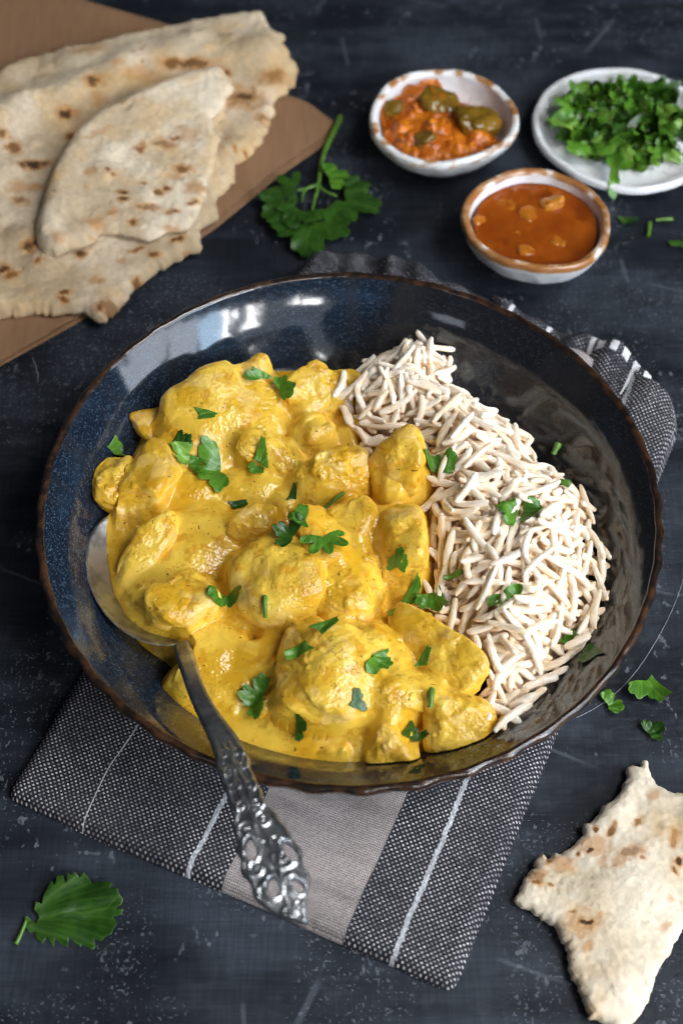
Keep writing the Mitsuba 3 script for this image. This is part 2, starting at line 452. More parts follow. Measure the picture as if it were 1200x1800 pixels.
def spoon_frame():
    a, b = np.array(SPOON_TIP), np.array(SPOON_NECK)
    ax = (b - a) / np.linalg.norm(b - a)
    sd = np.cross([0, 0, 1.0], ax)
    sd = sd / np.linalg.norm(sd) + np.array([0, 0, SPOON_ROLL])
    sd -= ax * (sd @ ax)
    sd /= np.linalg.norm(sd)
    return (a + b) / 2, float(np.linalg.norm(b - a)), ax, sd, np.cross(ax, sd)


_q = lambda z, *p: p
# centre, height, radii along / across / up (mm), heading (deg), curds 0-1, blockiness, label
CHUNKS = [
    ((-0.0546, 0.0549), 35, 27, 21, 16, 15, .10, .3, 'broad smooth chicken piece at the back left of the curry, beside the bare blue glaze'),
    ((-0.0775, 0.0545), 34, 12, 9, 8, 35, .2, .4, 'small piece of chicken with a brown edge at the far left back of the curry'),
    ((-0.0936, 0.0179), 36, 9, 13, 11, 10, .3, .5, 'chicken piece farthest left in the curry, above the spoon'),
    ((-0.0804, 0.0205), 38, 17, 10, 12, 62, .2, .4, 'ridged chicken piece just right of the leftmost piece'),
    ((-0.0769, -0.0102), 38, 17, 6.5, 10, 58, .2, .4, 'long slanting strip of chicken at the left, over the spoon tip'),
    ((-0.0641, -0.0383), 40, 13, 12, 11, 40, .5, .3, 'knobbly chicken piece lying in the bowl of the spoon'),
    ((-0.0275, -0.0301), 44, 17.5, 19, 16, 20, .12, .15, 'big round smooth yellow chicken piece in the middle of the curry'),
    ((-0.0139, 0.0656), 39, 14, 10, 12, 20, .6, .4, 'chicken piece at the top of the curry where the rice begins'),
    ((-0.0025, 0.0717), 41, 7, 5, 6, 0, .2, .4, 'little flap of chicken at the top edge touching the rice'),
    ((-0.0153, 0.0447), 39, 9, 9, 10, 30, .5, .3, 'pale pinkish chicken piece in the upper right of the curry'),
    ((-0.0315, 0.0329), 39, 13, 9, 10, -15, .8, .4, 'grainy chicken piece above the middle, right of the largest herb leaf'),
    ((-0.0071, 0.0199), 42, 16, 10.5, 12, 5, 1.0, .4, 'craggy curd covered chicken piece left of the tall block next to the rice'),
    ((0.0205, 0.0206), 45, 12, 13, 16, 10, .25, .9, 'tall blocky smooth chicken piece at the edge of the rice, the farther of two'),
    ((0.0205, -0.0121), 43, 11.5, 17, 16, 5, .2, .7, 'tall blocky smooth chicken piece at the edge of the rice, the nearer of two'),
    ((0.0019, -0.0008), 42, 9.5, 10.5, 11, -30, .2, .6, 'upright chicken piece behind the lobed herb leaf'),
    ((-0.0108, -0.0121), 43, 9.5, 16, 14, 20, .3, .5, 'narrow upright chicken piece that carries the lobed herb leaf'),
    ((0.0058, -0.0207), 43, 8, 8, 8, 0, 1.0, .3, 'small crumbly chicken piece between the middle and the tall nearer block'),
    ((-0.0013, -0.0354), 42, 13, 14, 12, -30, .8, .3, 'knobbly chicken piece right of the big round one'),
    ((-0.0391, -0.0020), 39, 9, 7, 8, -10, .3, .7, 'small angular chicken piece just above the big round one'),
    ((-0.0005, -0.0669), 42, 25, 22, 17, -10, .8, .3, 'largest chicken piece, lumpy, in the front right of the curry'),
    ((0.0318, -0.0584), 42, 22, 9, 12, -52, .15, .6, 'long smooth slice of chicken along the front edge of the rice'),
    ((0.0197, -0.0790), 43, 13, 8.5, 11, 20, .6, .6, 'chicken piece with a sharp corner in front of the largest lumpy piece'),
    ((0.0397, -0.0866), 40, 13.5, 12, 13, 0, .6, .6, 'chicken piece at the front right end of the curry under the rice'),
    ((0.0154, -0.0932), 38, 9, 10, 12, 0, .4, .4, 'chicken piece nearest the front rim of the bowl'),
    ((-0.0285, -0.0790), 35, 6, 4, 6, 15, .9, .2, 'small lump of chicken under a jagged herb leaf in the front sauce'),
    ((-0.0743, 0.0402), 39, 4.2, 4, 5, 0, .2, .2, 'tiny round nub of chicken at the back left of the curry'),
]
SOFT = [
    ((-0.0524, -0.0555), 33, 17, 13, 9, 20), ((-0.0320, -0.0555), 33, 14, 16, 9, 0), ((-0.0597, -0.0043), 33, 16, 18, 8, 0), ((-0.0402, 0.0206), 33, 18, 9, 7, 10),
    ((-0.0469, -0.0370), 33, 9, 12, 8, 0), ((0.0042, 0.0498), 33, 12, 8, 7, 0), ((-0.0645, 0.0178), 33, 14, 10, 8, 0), ((-0.0192, 0.0121), 33, 14, 9, 7, 0),
    ((-0.0649, -0.0615), 32, 7, 6, 8, 0), ((-0.0113, -0.0837), 32, 14, 9, 6, 0), ((-0.0454, -0.0675), 32, 16, 9, 7, 0), ((-0.0747, -0.0273), 34, 20, 11, 6, 60), ((-0.0677, -0.0169), 34, 15, 14, 7, 60), ((-0.0704, -0.0412), 34, 8, 6, 7, 0),
]


PITS = [((0.0074, 0.0155), 4), ((0.0062, 0.0031), 4.5), ((0.0167, -0.0344), 5), ((-0.0364, -0.0498), 3), ((-0.0160, -0.0449), 4), ((0.0276, -0.0863), 3.5), ((0.0339, -0.0965), 8), ((-0.0190, 0.0059), 4), ((0.0065, 0.0446), 3)]


BARE = [((-0.0275, -0.0295), 15), ((0.0205, 0.0212), 11), ((0.0204, -0.0127), 12), ((0.0329, -0.0579), 11)]


def lump(spec, k):
    (cx, cy), zc, rx, ry, rz, yaw, curd, block = spec[:8]
    ico = trimesh.creation.icosphere(subdivisions=5 if max(rx, ry) > 6.5 else 4)
    d = np.array(ico.vertices)
    rng0 = np.random.default_rng(300 + k)
    n = 7 + int(5 * curd)
    nn = rng0.normal(0, 1, (n, 3))
    nn = np.vstack([nn / np.linalg.norm(nn, axis=1, keepdims=True), np.eye(3), -np.eye(3)])
    hh = np.r_[rng0.uniform(.70, 1.0, n), np.full(6, 1.0)]
    if block < .2:
        hh = .5 * hh + .5
    q = 6 + 5 * block
    s = (np.maximum(d @ nn.T / hh, 0) ** q).sum(1) ** (-1 / q)
    s = s * (.42 if block < .2 else .78) + (.58 if block < .2 else .22)
    R = np.array([rx, ry, rz]) * .00108
    v = d * s[:, None] * R
    o = np.array([k * 3.1, k * 1.7, k * 2.3])
    m = min(rx, ry, rz) * .001
    big = meshkit.fbm(v / (1.3 * m) + o, 2, k) - .5
    mid = meshkit.fbm(v / (.45 * m) + o, 3, k + 40) - .5
    cut = meshkit.fbm(v / (1.05 * m) + o + 50, 2, k + 9)
    disp = m * ((.50 + .36 * curd) * big + (.07 + .16 * curd) * mid - (.12 + .22 * curd) * sstep(.50, .75, cut)) + (.00018 + .00026 * curd) * (meshkit.fbm(v / .0017 + o, 2, k + 80) - .5)
    fib = 1 - np.abs(2 * meshkit.fbm(np.stack([v[:, 0] / .012, v[:, 1] / .0019, v[:, 2] / .0019], -1) + o, 2, k + 60) - 1)
    disp = disp + .0007 * (fib - .6) * sstep(.46, .60, meshkit.fbm(v / .011 + o, 2, k + 61)) * (block > .2)
    if curd:
        rng = np.random.default_rng(900 + k)
        seeds = v[rng.choice(len(v), max(6, int(170 * curd * rx * ry / 200)))]
        rad = rng.uniform(.0007, .0021, len(seeds))
        dist, idx = cKDTree(seeds).query(v, k=min(4, len(seeds)))
        b = np.max(np.sqrt(np.maximum(0, 1 - (dist / rad[idx]) ** 2)) * rad[idx], axis=1)
        mask = sstep(.42, .62, meshkit.fbm(v / .008 + o, 2, k + 7))
        disp = disp + b * .48 * mask * min(1, .4 + curd)
    v = v + d * disp[:, None]
    c, s_ = math.cos(math.radians(yaw)), math.sin(math.radians(yaw))
    v = v @ np.array([[c, s_, 0], [-s_, c, 0], [0, 0, 1]])
    t = np.random.default_rng(k).uniform(-.22, .22, 2)
    v[:, 2] += v[:, 0] * t[0] + v[:, 1] * t[1]
    v = v + [cx, cy, zc * .001]
    r = np.hypot(v[:, 0], v[:, 1])
    lim = bowl_r(np.clip(v[:, 2], .013, .054)) - .0006
    v[:, :2] *= np.minimum(1, lim / np.maximum(r, 1e-6))[:, None]
    v[:, 2] = np.maximum(v[:, 2], bowl_z(np.hypot(v[:, 0], v[:, 1])) + .0004)
    return v, np.array(ico.faces)


SAUCE_EDGE = [(-0.0228, 0.0839), (-0.0351, 0.0839), (-0.0449, 0.0816), (-0.0570, 0.0775), (-0.0676, 0.0699), (-0.0757, 0.0637), (-0.0820, 0.0566), (-0.0865, 0.0476), (-0.0899, 0.0372), (-0.0932, 0.0285), (-0.0973, 0.0004), (-0.0956, -0.0143), (-0.0919, -0.0279), (-0.0857, -0.0398), (-0.0771, -0.0468), (-0.0678, -0.0497), (-0.0609, -0.0561), (-0.0669, -0.0621), (-0.0699, -0.0687), (-0.0638, -0.0773), (-0.0528, -0.0865), (-0.0380, -0.0939), (-0.0194, -0.0994), (-0.0030, -0.1020), (0.0133, -0.1020), (0.0215, -0.0998), (0.0268, -0.0950), (0.0381, -0.0936), (0.0486, -0.0910), (0.0515, -0.0842), (0.0455, -0.0715), (0.0399, -0.0561), (0.0341, -0.0388), (0.0327, -0.0183), (0.0346, 0.0004), (0.0375, 0.0171), (0.0301, 0.0372), (0.0161, 0.0491), (0.0066, 0.0551), (0.0043, 0.0674), (-0.0030, 0.0784), (-0.0129, 0.0832)]
G0, GS, GN = np.array([-.125, -.125]), .0005, 500
gx, gy = np.meshgrid(G0[0] + GS * np.arange(GN), G0[1] + GS * np.arange(GN), indexing='ij')
GP = np.stack([gx, gy], -1)
lumps = [lump(s, k + 1) for k, s in enumerate(CHUNKS)]


def build_sauce():
    ring = ring_resample(SAUCE_EDGE, .0008)
    ring = gaussian_filter(ring, (2, 0), mode='wrap')
    poly = shapely.Polygon(ring).buffer(0)
    dist = cKDTree(ring).query(GP.reshape(-1, 2))[0].reshape(GN, GN)
    inside = shapely.contains_xy(poly, gx, gy)
    sd = np.where(inside, dist, -dist)
    z = LEVEL + .0016 * (nfbm(gx, gy, .016, 3, 3) - .5) + .00035 * (nfbm(gx, gy, .004, 2, 5) - .5)
    add = np.zeros_like(z)
    for k, s in enumerate(list(CHUNKS) + list(SOFT)):
        (cx, cy), zc, rx, ry, rz, yaw = s[:6]
        soft = k >= len(CHUNKS)
        c, n = math.cos(math.radians(yaw)), math.sin(math.radians(yaw))
        X, Y = (gx - cx) * c + (gy - cy) * n, -(gx - cx) * n + (gy - cy) * c
        warp = 1 + .5 * (nfbm(gx, gy, .011, 3, 20 + k) - .5)
        rho = np.hypot(X / (rx * .001), Y / (ry * .001)) * warp
        top = (zc + rz) * .001 - LEVEL
        h = top * (.95 if soft else .62) * (1 - sstep(.35 if soft else .7, 1.55 if soft else 1.5, rho))
        add = (add ** 5 + np.maximum(h, 0) ** 5) ** .2
    soft_c = gaussian_filter(np.maximum(HC, LEVEL - .006), 4.6)
    coat = soft_c + .0004 - .0025 * sstep(.42, .66, nfbm(gx, gy, .013, 3, 91)) - .0005 * nfbm(gx, gy, .004, 2, 92)
    # little curds scattered in the sauce
    rng = np.random.default_rng(5)
    cd = rng.uniform([-.1, -.1], [.06, .1], (420, 2))
    cr = rng.uniform(.0006, .0018, 420)
    dd, ii = cKDTree(cd).query(GP.reshape(-1, 2), k=3)
    cb = np.max(np.sqrt(np.maximum(0, 1 - (dd / cr[ii]) ** 2)) * cr[ii], axis=1).reshape(GN, GN)
    z = z + add + cb * .5 * sstep(.5, .65, nfbm(gx, gy, .02, 2, 77))
    z = z + add / .02 * .003 * (nfbm(gx, gy, .007, 3, 31) - .5)
    for q, rad in BARE:
        coat = coat - .004 * np.exp(-(((gx - q[0]) ** 2 + (gy - q[1]) ** 2) / (rad * .001) ** 2) ** 2)
    hi = np.where(HC > 0, coat, -1) + cb * .35 * sstep(.45, .6, nfbm(gx, gy, .02, 2, 78)) + .0005 * (nfbm(gx, gy, .003, 3, 93) - .5)
    for q, rad in PITS:
        g = np.exp(-((gx - q[0]) ** 2 + (gy - q[1]) ** 2) / (rad * .001) ** 2)
        hi, z = hi - .016 * g, z - .0075 * g
    e = np.clip((hi - z) / .0016, -1, 1)
    z = np.where(HC > 0, np.maximum(z, hi) + .0004 * (1 - e * e), z)
    z = np.where(sd < .004, LEVEL + (z - LEVEL) * sstep(-.002, .006, sd) - .9 * np.maximum(0, .0016 - sd) ** 1.0 - 30 * np.maximum(0, -sd) ** 1.6, z)
    lo = LEVEL - .020
    mid, L, ax, sdir, up = spoon_frame()
    lx, ly = (gx - mid[0]) * ax[0] + (gy - mid[1]) * ax[1], (gx - mid[0]) * sdir[0] + (gy - mid[1]) * sdir[1]
    rho = np.hypot(lx / (L / 2), ly / SPOON_W)
    zs = mid[2] + lx * ax[2] + ly * sdir[2] - SPOON_D * (1 - np.minimum(rho, 1) ** 2.2)
    z = np.where((rho < 1.02) & (sd > 0), np.maximum(z, zs + np.minimum(.0040, .55 * sd) - .0004), z)
    z = np.where((rho < 1.04) & (sd <= 0), np.minimum(z, zs - .002), z)
    keep = (z > lo) & (np.hypot(gx, gy) < .118) & (sd > -.012) & (z > bowl_z(np.hypot(gx, gy)) - .003)
    idx = -np.ones((GN, GN), int)
    idx[keep] = np.arange(keep.sum())
    v = np.stack([gx[keep], gy[keep], z[keep]], 1)
    a, b, c, d = idx[:-1, :-1], idx[1:, :-1], idx[1:, 1:], idx[:-1, 1:]
    ok = (a >= 0) & (b >= 0) & (c >= 0) & (d >= 0)
    q = np.stack([a[ok], b[ok], c[ok], d[ok]], 1)
    f = np.vstack([q[:, [0, 1, 2]], q[:, [0, 2, 3]]])
    return v, f, np.where(keep, z, -1)


HC = np.full((GN, GN), -1.0)
for k, ((v, f), s) in enumerate(zip(lumps, CHUNKS)):
    put(num('chicken_piece', k), ply((v, f), 'm_curry', True), s[8], 'chicken', 'sauce covered chicken pieces in the curry')
    ij = np.clip(np.round((v[:, :2] - G0) / GS).astype(int), 0, GN - 1)
    np.maximum.at(HC, (ij[:, 0], ij[:, 1]), v[:, 2])
HC = maximum_filter(HC, 3)
sv, sf, HS = build_sauce()
put('curry_sauce', ply((sv, sf), 'm_sauce', True), 'smooth yellow curry sauce pooled around the chicken in the left half of the big bowl', 'sauce')

# ---------------------------------------------------------------- rice
RICE = [(-0.0156, 0.0717), (-0.0066, 0.0758), (-0.0001, 0.0758), (0.0048, 0.0805), (0.0118, 0.0895), (0.0217, 0.0947), (0.0305, 0.0983), (0.0403, 0.0960), (0.0448, 0.0853), (0.0435, 0.0726), (0.0523, 0.0649), (0.0638, 0.0572), (0.0735, 0.0437), (0.0756, 0.0320), (0.0848, 0.0257), (0.0915, 0.0178), (0.0957, 0.0094), (0.0956, -0.0001), (0.0990, -0.0148), (0.0969, -0.0303), (0.0934, -0.0428), (0.0842, -0.0574), (0.0733, -0.0692), (0.0595, -0.0871), (0.0525, -0.0902), (0.0455, -0.0796), (0.0374, -0.0526), (0.0284, -0.0378), (0.0270, -0.0122), (0.0253, 0.0067), (0.0180, 0.0349), (0.0064, 0.0408), (-0.0006, 0.0497), (-0.0066, 0.0618)]


def grain_mesh(L, r, bend, seed):
    n, m = 17, 10
    t = np.linspace(-1, 1, n)
    rng = np.random.default_rng(seed)
    rad = r * np.sqrt(np.maximum(0, 1 - np.abs(t) ** 7)) * (1 - .10 * t * t) * (1 + .07 * np.sin(t * 3 + rng.uniform(0, 6)))
    rad[[0, -1]] = .52 * r
    x = t * L / 2
    y = bend * (t ** 2 - .35) * L + .015 * L * np.sin(2.4 * t + rng.uniform(0, 6))
    a = np.arange(m) * 2 * PI / m
    prof = 1 + .08 * np.cos(2 * a) - .10 * np.exp(-((a - PI / 2) / .5) ** 2)
    v = np.stack([np.repeat(x, m), (y[:, None] + rad[:, None] * prof * np.cos(a)).ravel(), (rad[:, None] * .92 * prof * np.sin(a)).ravel()], 1)
    i, j = np.meshgrid(np.arange(n - 1), np.arange(m), indexing='ij')
    q = np.stack([i * m + j, i * m + (j + 1) % m, (i + 1) * m + (j + 1) % m, (i + 1) * m + j], -1).reshape(-1, 4)
    f = np.vstack([q[:, [0, 1, 2]], q[:, [0, 2, 3]]])
    v = np.vstack([v, [[x[0] - .1 * r, y[0], 0]], [[x[-1] + .1 * r, y[-1], 0]]])
    jj = np.arange(m)
    f = np.vstack([f, np.c_[jj * 0 + n * m, (jj + 1) % m, jj], np.c_[jj * 0 + n * m + 1, (n - 1) * m + jj, (n - 1) * m + (jj + 1) % m]])
    mesh = trimesh.Trimesh(v, f, process=False)
    if mesh.volume < 0:
        f = f[:, ::-1]
    return v, f


def build_rice():
    rng = np.random.default_rng(11)
    spec = [(.0152, .00148, .03), (.0166, .00144, .07), (.0142, .00150, .05), (.0180, .00142, .09), (.0108, .00150, .02), (.0160, .00140, .0), (.0172, .00146, .12), (.0128, .00142, .08)]
    meshes = [grain_mesh(L, r, b, 70 + i) for i, (L, r, b) in enumerate(spec)]
    ring = ring_resample(RICE, .001)
    poly = shapely.Polygon(ring).buffer(0)
    inside = shapely.contains_xy(poly, gx, gy)
    dist = cKDTree(ring).query(GP.reshape(-1, 2))[0].reshape(GN, GN)
    sd = np.where(inside, dist, -dist)
    rr = np.hypot(gx, gy)
    floor = np.maximum(bowl_z(rr), np.maximum(HS, HC - .004))
    target = .0352 + .0165 * sstep(-.001, .026, sd) + .0045 * (nfbm(gx, gy, .022, 2, 61) - .5) - .004 * sstep(.06, .11, gy)
    target = np.maximum(target, np.where((sd < .02) & (gy < .045), bowl_z(rr) + .0034, 0))
    fill = target - .0038
    H = np.where(sd > .004, np.maximum(floor, fill), floor)
    base = (sd > .004) & (fill > floor)
    pts = np.argwhere(sd > .0005)
    grains = []
    OWN = -np.ones((GN, GN), int)
    tt = np.linspace(-.44, .44, 9)
    for it in range(20000):
        c = G0 + GS * (pts[rng.integers(len(pts))] + rng.uniform(-.5, .5, 2))
        k = rng.integers(len(spec))
        L, r, _ = spec[k]
        yaw = rng.uniform(0, 2 * PI)
        dv = np.array([math.cos(yaw), math.sin(yaw)])
        P = c + (tt * L)[:, None] * dv
        ij = np.round((P - G0) / GS).astype(int)
        if ij.min() < 4 or ij.max() > GN - 5:
            continue
        if sd[ij[0, 0], ij[0, 1]] < -.003 or sd[ij[-1, 0], ij[-1, 1]] < -.003:
            continue
        pn = np.array([-dv[1], dv[0]])
        prof = np.full(9, -1.0)
        for o in (-.6, 0, .6):
            jj = np.round((P + pn * o * r - G0) / GS).astype(int)
            prof = np.maximum(prof, H[jj[:, 0], jj[:, 1]] - (abs(o) * .35 * r))
        e0, e1 = prof[:3].mean(), prof[-3:].mean()
        sl = np.clip((e1 - e0) / (.7 * L), -.8, .8) + rng.normal(0, .10)
        line = sl * tt * L
        z0 = np.sort(prof - line)[-3] - .64 * r
        zc = z0 + r
        ci = ij[4]
        if zc > target[ci[0], ci[1]] + rng.exponential(.0012) + .0009:
            continue
        # stamp
        i0, i1 = ij.min(0) - 4, ij.max(0) + 5
        sx, sy = slice(i0[0], i1[0]), slice(i0[1], i1[1])
        X = (gx[sx, sy] - c[0]) * dv[0] + (gy[sx, sy] - c[1]) * dv[1]
        Y = -(gx[sx, sy] - c[0]) * dv[1] + (gy[sx, sy] - c[1]) * dv[0]
        m = (np.abs(X) < .46 * L) & (np.abs(Y) < .86 * r)
        zt = np.where(m, zc + sl * X + np.sqrt(np.maximum(0, r * r - Y * Y)), -1)
        up = zt > H[sx, sy]
        H[sx, sy] = np.where(up, zt, H[sx, sy])
        OWN[sx, sy] = np.where(up, len(grains), OWN[sx, sy])
        pitch = -math.atan(sl)
        M = T().translate([float(c[0]), float(c[1]), float(zc)]).rotate([0, 0, 1], math.degrees(yaw)).rotate([0, 1, 0], math.degrees(pitch)).rotate([1, 0, 0], float(rng.uniform(-70, 70)))
        grains.append((k, M))
    seen = np.bincount(OWN[OWN >= 0], minlength=len(grains))
    order = np.argsort(-seen)
    pick = set(order[:300].tolist())
    plys = [ply(meshes[k], 'm_rice', True) for k in range(len(spec))]
    plys2 = [{**p_, 'bsdf': {'type': 'ref', 'id': 'm_rice_b'}} for p_ in plys]
    n = 0
    V, F, off = [], [], 0
    for g, (k, M) in enumerate(grains):
        if g in pick:
            put(num('rice_grain', n), {**(plys if n % 3 else plys2)[k], 'to_world': M}, 'long white grain of cooked rice on the mound beside the curry', 'rice grain', 'rice grains on top of the mound')
            n += 1
        else:
            v, f = meshes[k]
            V.append((np.c_[v, np.ones(len(v))] @ np.array(M.matrix, float).T)[:, :3])
            F.append(f + off)
            off += len(v)
    # the packed grains underneath, as a rough bed
    idx = -np.ones((GN, GN), int)
    idx[base] = np.arange(base.sum())
    bv = np.stack([gx[base], gy[base], (fill + .0006 * (nfbm(gx, gy, .002, 2, 9) - .5))[base]], 1)
    a, b, c, d = idx[:-1, :-1], idx[1:, :-1], idx[1:, 1:], idx[:-1, 1:]
    ok = (a >= 0) & (b >= 0) & (c >= 0) & (d >= 0)
    q = np.stack([a[ok], b[ok], c[ok], d[ok]], 1)
    V.append(bv)
    F += [q[:, [0, 1, 2]] + off, q[:, [0, 2, 3]] + off]
    put('cooked_rice', ply((np.vstack(V), np.vstack(F)), 'm_rice_b', True), 'lower grains of the white rice mound in the right half of the big bowl', 'rice', None, 'stuff')
    print('grains', len(grains), 'seen', (seen > 8).sum())
    return H


def rice_color(p, n, uv):
    a = fbm(p.x * 300, p.y * 300, p.z * 300, 2)
    return mix((.86, .71, .52), (.91, .82, .68), smoothstep(.3, .65, a))


def rice_color_b(p, n, uv):
    a = fbm(p.x * 300, p.y * 300, p.z * 300, 2)
    return mix((.85, .67, .45), (.90, .77, .60), smoothstep(.3, .7, a))


bsdf('m_rice', princ(proc(rice_color), .38, specular=.45, flatness=.6))
bsdf('m_rice_b', princ(proc(rice_color_b), .42, specular=.4, flatness=.6))
HR = build_rice()
HALL = np.maximum(np.maximum(HS, HC), np.maximum(HR, bowl_z(np.hypot(gx, gy))))
HSM = gaussian_filter(HALL, 2.5)


def surf(x, y):
    """Height of the food (or of the bare bowl) at x, y."""
    i = np.clip((np.asarray(x) - G0[0]) / GS, 0, GN - 2)
    j = np.clip((np.asarray(y) - G0[1]) / GS, 0, GN - 2)
    a, b = i.astype(int), j.astype(int)
    u, v = i - a, j - b
    return (HSM[a, b] * (1 - u) + HSM[a + 1, b] * u) * (1 - v) + (HSM[a, b + 1] * (1 - u) + HSM[a + 1, b + 1] * u) * v


# ---------------------------------------------------------------- spoon
HANDLE_L = [(-0.0663, -0.0535), (-0.0642, -0.0613), (-0.0600, -0.0744), (-0.0532, -0.0922), (-0.0463, -0.1088), (-0.0440, -0.1173), (-0.0396, -0.1291), (-0.0380, -0.1380), (-0.0367, -0.1466), (-0.0337, -0.1548), (-0.0292, -0.1625), (-0.0243, -0.1669), (-0.0179, -0.1697), (-0.0139, -0.1715)]
HANDLE_R = [(-0.0599, -0.0540), (-0.0571, -0.0613), (-0.0532, -0.0744), (-0.0449, -0.0922), (-0.0354, -0.1088), (-0.0325, -0.1173), (-0.0280, -0.1291), (-0.0228, -0.1380), (-0.0168, -0.1466), (-0.0130, -0.1548), (-0.0107, -0.1625), (-0.0105, -0.1669), (-0.0112, -0.1697), (-0.0124, -0.1715)]
HANDLE_Z = [.0392, .0425, .0485, .0560, .0630, .0665, .0705, .0725, .0742, .0752, .0755, .0754, .0750, .0747]
HOLES = [((-0.0313, -0.1475), .0041, .0016, .25), ((-0.0191, -0.1483), .0039, .0015, -.2), ((-0.0241, -0.1598), .0030, .0018, .35), ((-0.0166, -0.1594), .0028, .0014, -.1)]
def build_spoon():
    # bowl of the spoon: an egg shape, neck at +x
    mid, L, ax, sd, up = spoon_frame()
    W, D = SPOON_W, SPOON_D
    t = np.linspace(0, 2 * PI, 160, endpoint=False)
    ex = L / 2 * np.sign(np.cos(t)) * np.abs(np.cos(t)) ** .88
    ey = W * np.sin(t) * (1 + .10 * -np.cos(t)) 
    egg = np.stack([ex, ey], 1)

    def rho(p):
        return np.clip(np.hypot(p[:, 0] / (L / 2), p[:, 1] / W), 0, 1)

    def top(p, d):
        return -D * (1 - rho(p) ** 2.2) - .0004 * np.exp(-d / .0006)

    v, f, p = slab(egg, top, lambda p, d: top(p, d) - .0011 - .0002 * np.exp(-d / .001) + .0008 * np.exp(-d / .0004), .0011)
    v = mid + v[:, :1] * ax + v[:, 1:2] * sd + v[:, 2:] * up
    put('spoon__spoon_bowl', ply((v, f), 'm_silver', True))
    # handle: outline pairs -> centre line and half widths
    l, r = np.array(HANDLE_L), np.array(HANDLE_R)
    z = np.array(HANDLE_Z)
    cen = np.c_[(l + r) / 2, z]
    n = 300
    path = spline(cen, n)
    path = gaussian_filter(path, (6, 0), mode='nearest')
    s = np.r_[0, np.cumsum(np.linalg.norm(np.diff(path, axis=0), axis=1))]
    tg = np.gradient(path, axis=0)
    tg /= np.linalg.norm(tg, axis=1, keepdims=True)
    S = np.cross(tg, [0, 0, 1.0])
    S /= np.linalg.norm(S, axis=1, keepdims=True)
    N = np.cross(S, tg)
    sc = np.r_[0, np.cumsum(np.linalg.norm(np.diff(cen, axis=0), axis=1))]
    hw_raw = np.abs(((r - l) / 2 * np.stack([np.interp(sc, s, S[:, 0]), np.interp(sc, s, S[:, 1])], 1)).sum(1))
    from scipy.interpolate import PchipInterpolator
    hw = PchipInterpolator(sc / sc[-1] * s[-1], hw_raw)(s)
    hw = np.maximum(hw, .0004)
    tot = s[-1]
    # notches of the ornate edge
    orn = sstep(.42 * tot, .55 * tot, s)
    edge = hw * (1 + orn * .05 * np.sin(s / .0052 * 2 * PI / 1.6)) + orn * .0003 * np.sin(s / .0021)
    out = np.vstack([np.c_[s, edge], np.c_[s, -edge][::-1]])
    holes = []
    for (hx, hy), a_, b_, ang in HOLES:
        q = np.array([hx, hy])
        i = np.argmin(np.linalg.norm(path[:, :2] - q, axis=1))
        hs, ht = s[i], (np.array([hx, hy, path[i, 2]]) - path[i]) @ S[i]
        th = np.linspace(0, 2 * PI, 40, endpoint=False)
        c, n_ = math.cos(ang), math.sin(ang)
        e = np.stack([a_ * np.cos(th), b_ * np.sin(th) * (1 + .25 * np.cos(th))], 1)
        holes.append(np.stack([hs + e[:, 0] * c - e[:, 1] * n_, ht + e[:, 0] * n_ + e[:, 1] * c], 1))
    poly = shapely.Polygon(out).buffer(0)
    for h in holes:
        poly = poly.difference(shapely.Polygon(h))
    # scroll relief
    rng = np.random.default_rng(4)
    curves = []

    def spiral(s0, t0, r0, turns, ph, sg):
        a = np.linspace(0, turns * 2 * PI, 90)
        rr = r0 * (1 - .85 * a / a[-1])
        curves.append(np.stack([s0 + rr * np.cos(sg * a + ph), t0 + rr * np.sin(sg * a + ph)], 1))
    for fr in np.linspace(.49, .96, 9):
        w = np.interp(fr * tot, s, hw)
        for sg in (-1, 1):
            spiral(fr * tot + rng.uniform(-.001, .001), sg * w * rng.uniform(.32, .55), min(.0048, w * .44), 1.35, rng.uniform(0, 6), sg * rng.choice([-1, 1]))
    for sg in (-1, 1):
        a = np.linspace(.0, .52, 120) * tot
        curves.append(np.stack([a, sg * np.interp(a, s, hw) * .62], 1))
        a = np.linspace(.46, .97, 120) * tot
        curves.append(np.stack([a, sg * np.interp(a, s, hw) * (.18 + .12 * np.sin(a / .004))], 1))
    # collar near the spoon bowl
    for sg in (-1, 1):
        spiral(.006, sg * .0016, .0016, 1.2, 0, sg)
    ct = cKDTree(np.vstack(curves))

    def relief(p, d):
        q = ct.query(p)[0]
        w = np.interp(p[:, 0], s, hw)
        dome = .0012 * np.sqrt(np.maximum(.03, 1 - (p[:, 1] / np.maximum(w, 1e-4)) ** 2))
        o = sstep(.40 * tot, .5 * tot, p[:, 0])
        rim = .0007 * np.exp(-((d - .0009) / .0006) ** 2) * o
        sc_ = (.0002 + .00042 * o) * np.exp(-(q / .00062) ** 2)
        return .0006 + dome + rim + sc_ - .0009 * np.exp(-d / .0003)

    v, f, p = slab(poly, relief, lambda p, d: -.0008 + .0006 * np.exp(-d / .0004), .00042)
    x = np.stack([np.interp(p[:, 0], s, path[:, k]) for k in range(3)], 1)
    SS = np.stack([np.interp(p[:, 0], s, S[:, k]) for k in range(3)], 1)
    NN = np.stack([np.interp(p[:, 0], s, N[:, k]) for k in range(3)], 1)
    v = x + SS * p[:, 1:2] + NN * v[:, 2:]
    put('spoon__handle', ply((v, f[:, ::-1]), 'm_silver', True), 'ornate pierced silver handle')
    labels['spoon'] = {'label': 'old silver spoon with pierced scrollwork handle, dipped in the curry, resting on the bowl rim', 'category': 'spoon'}


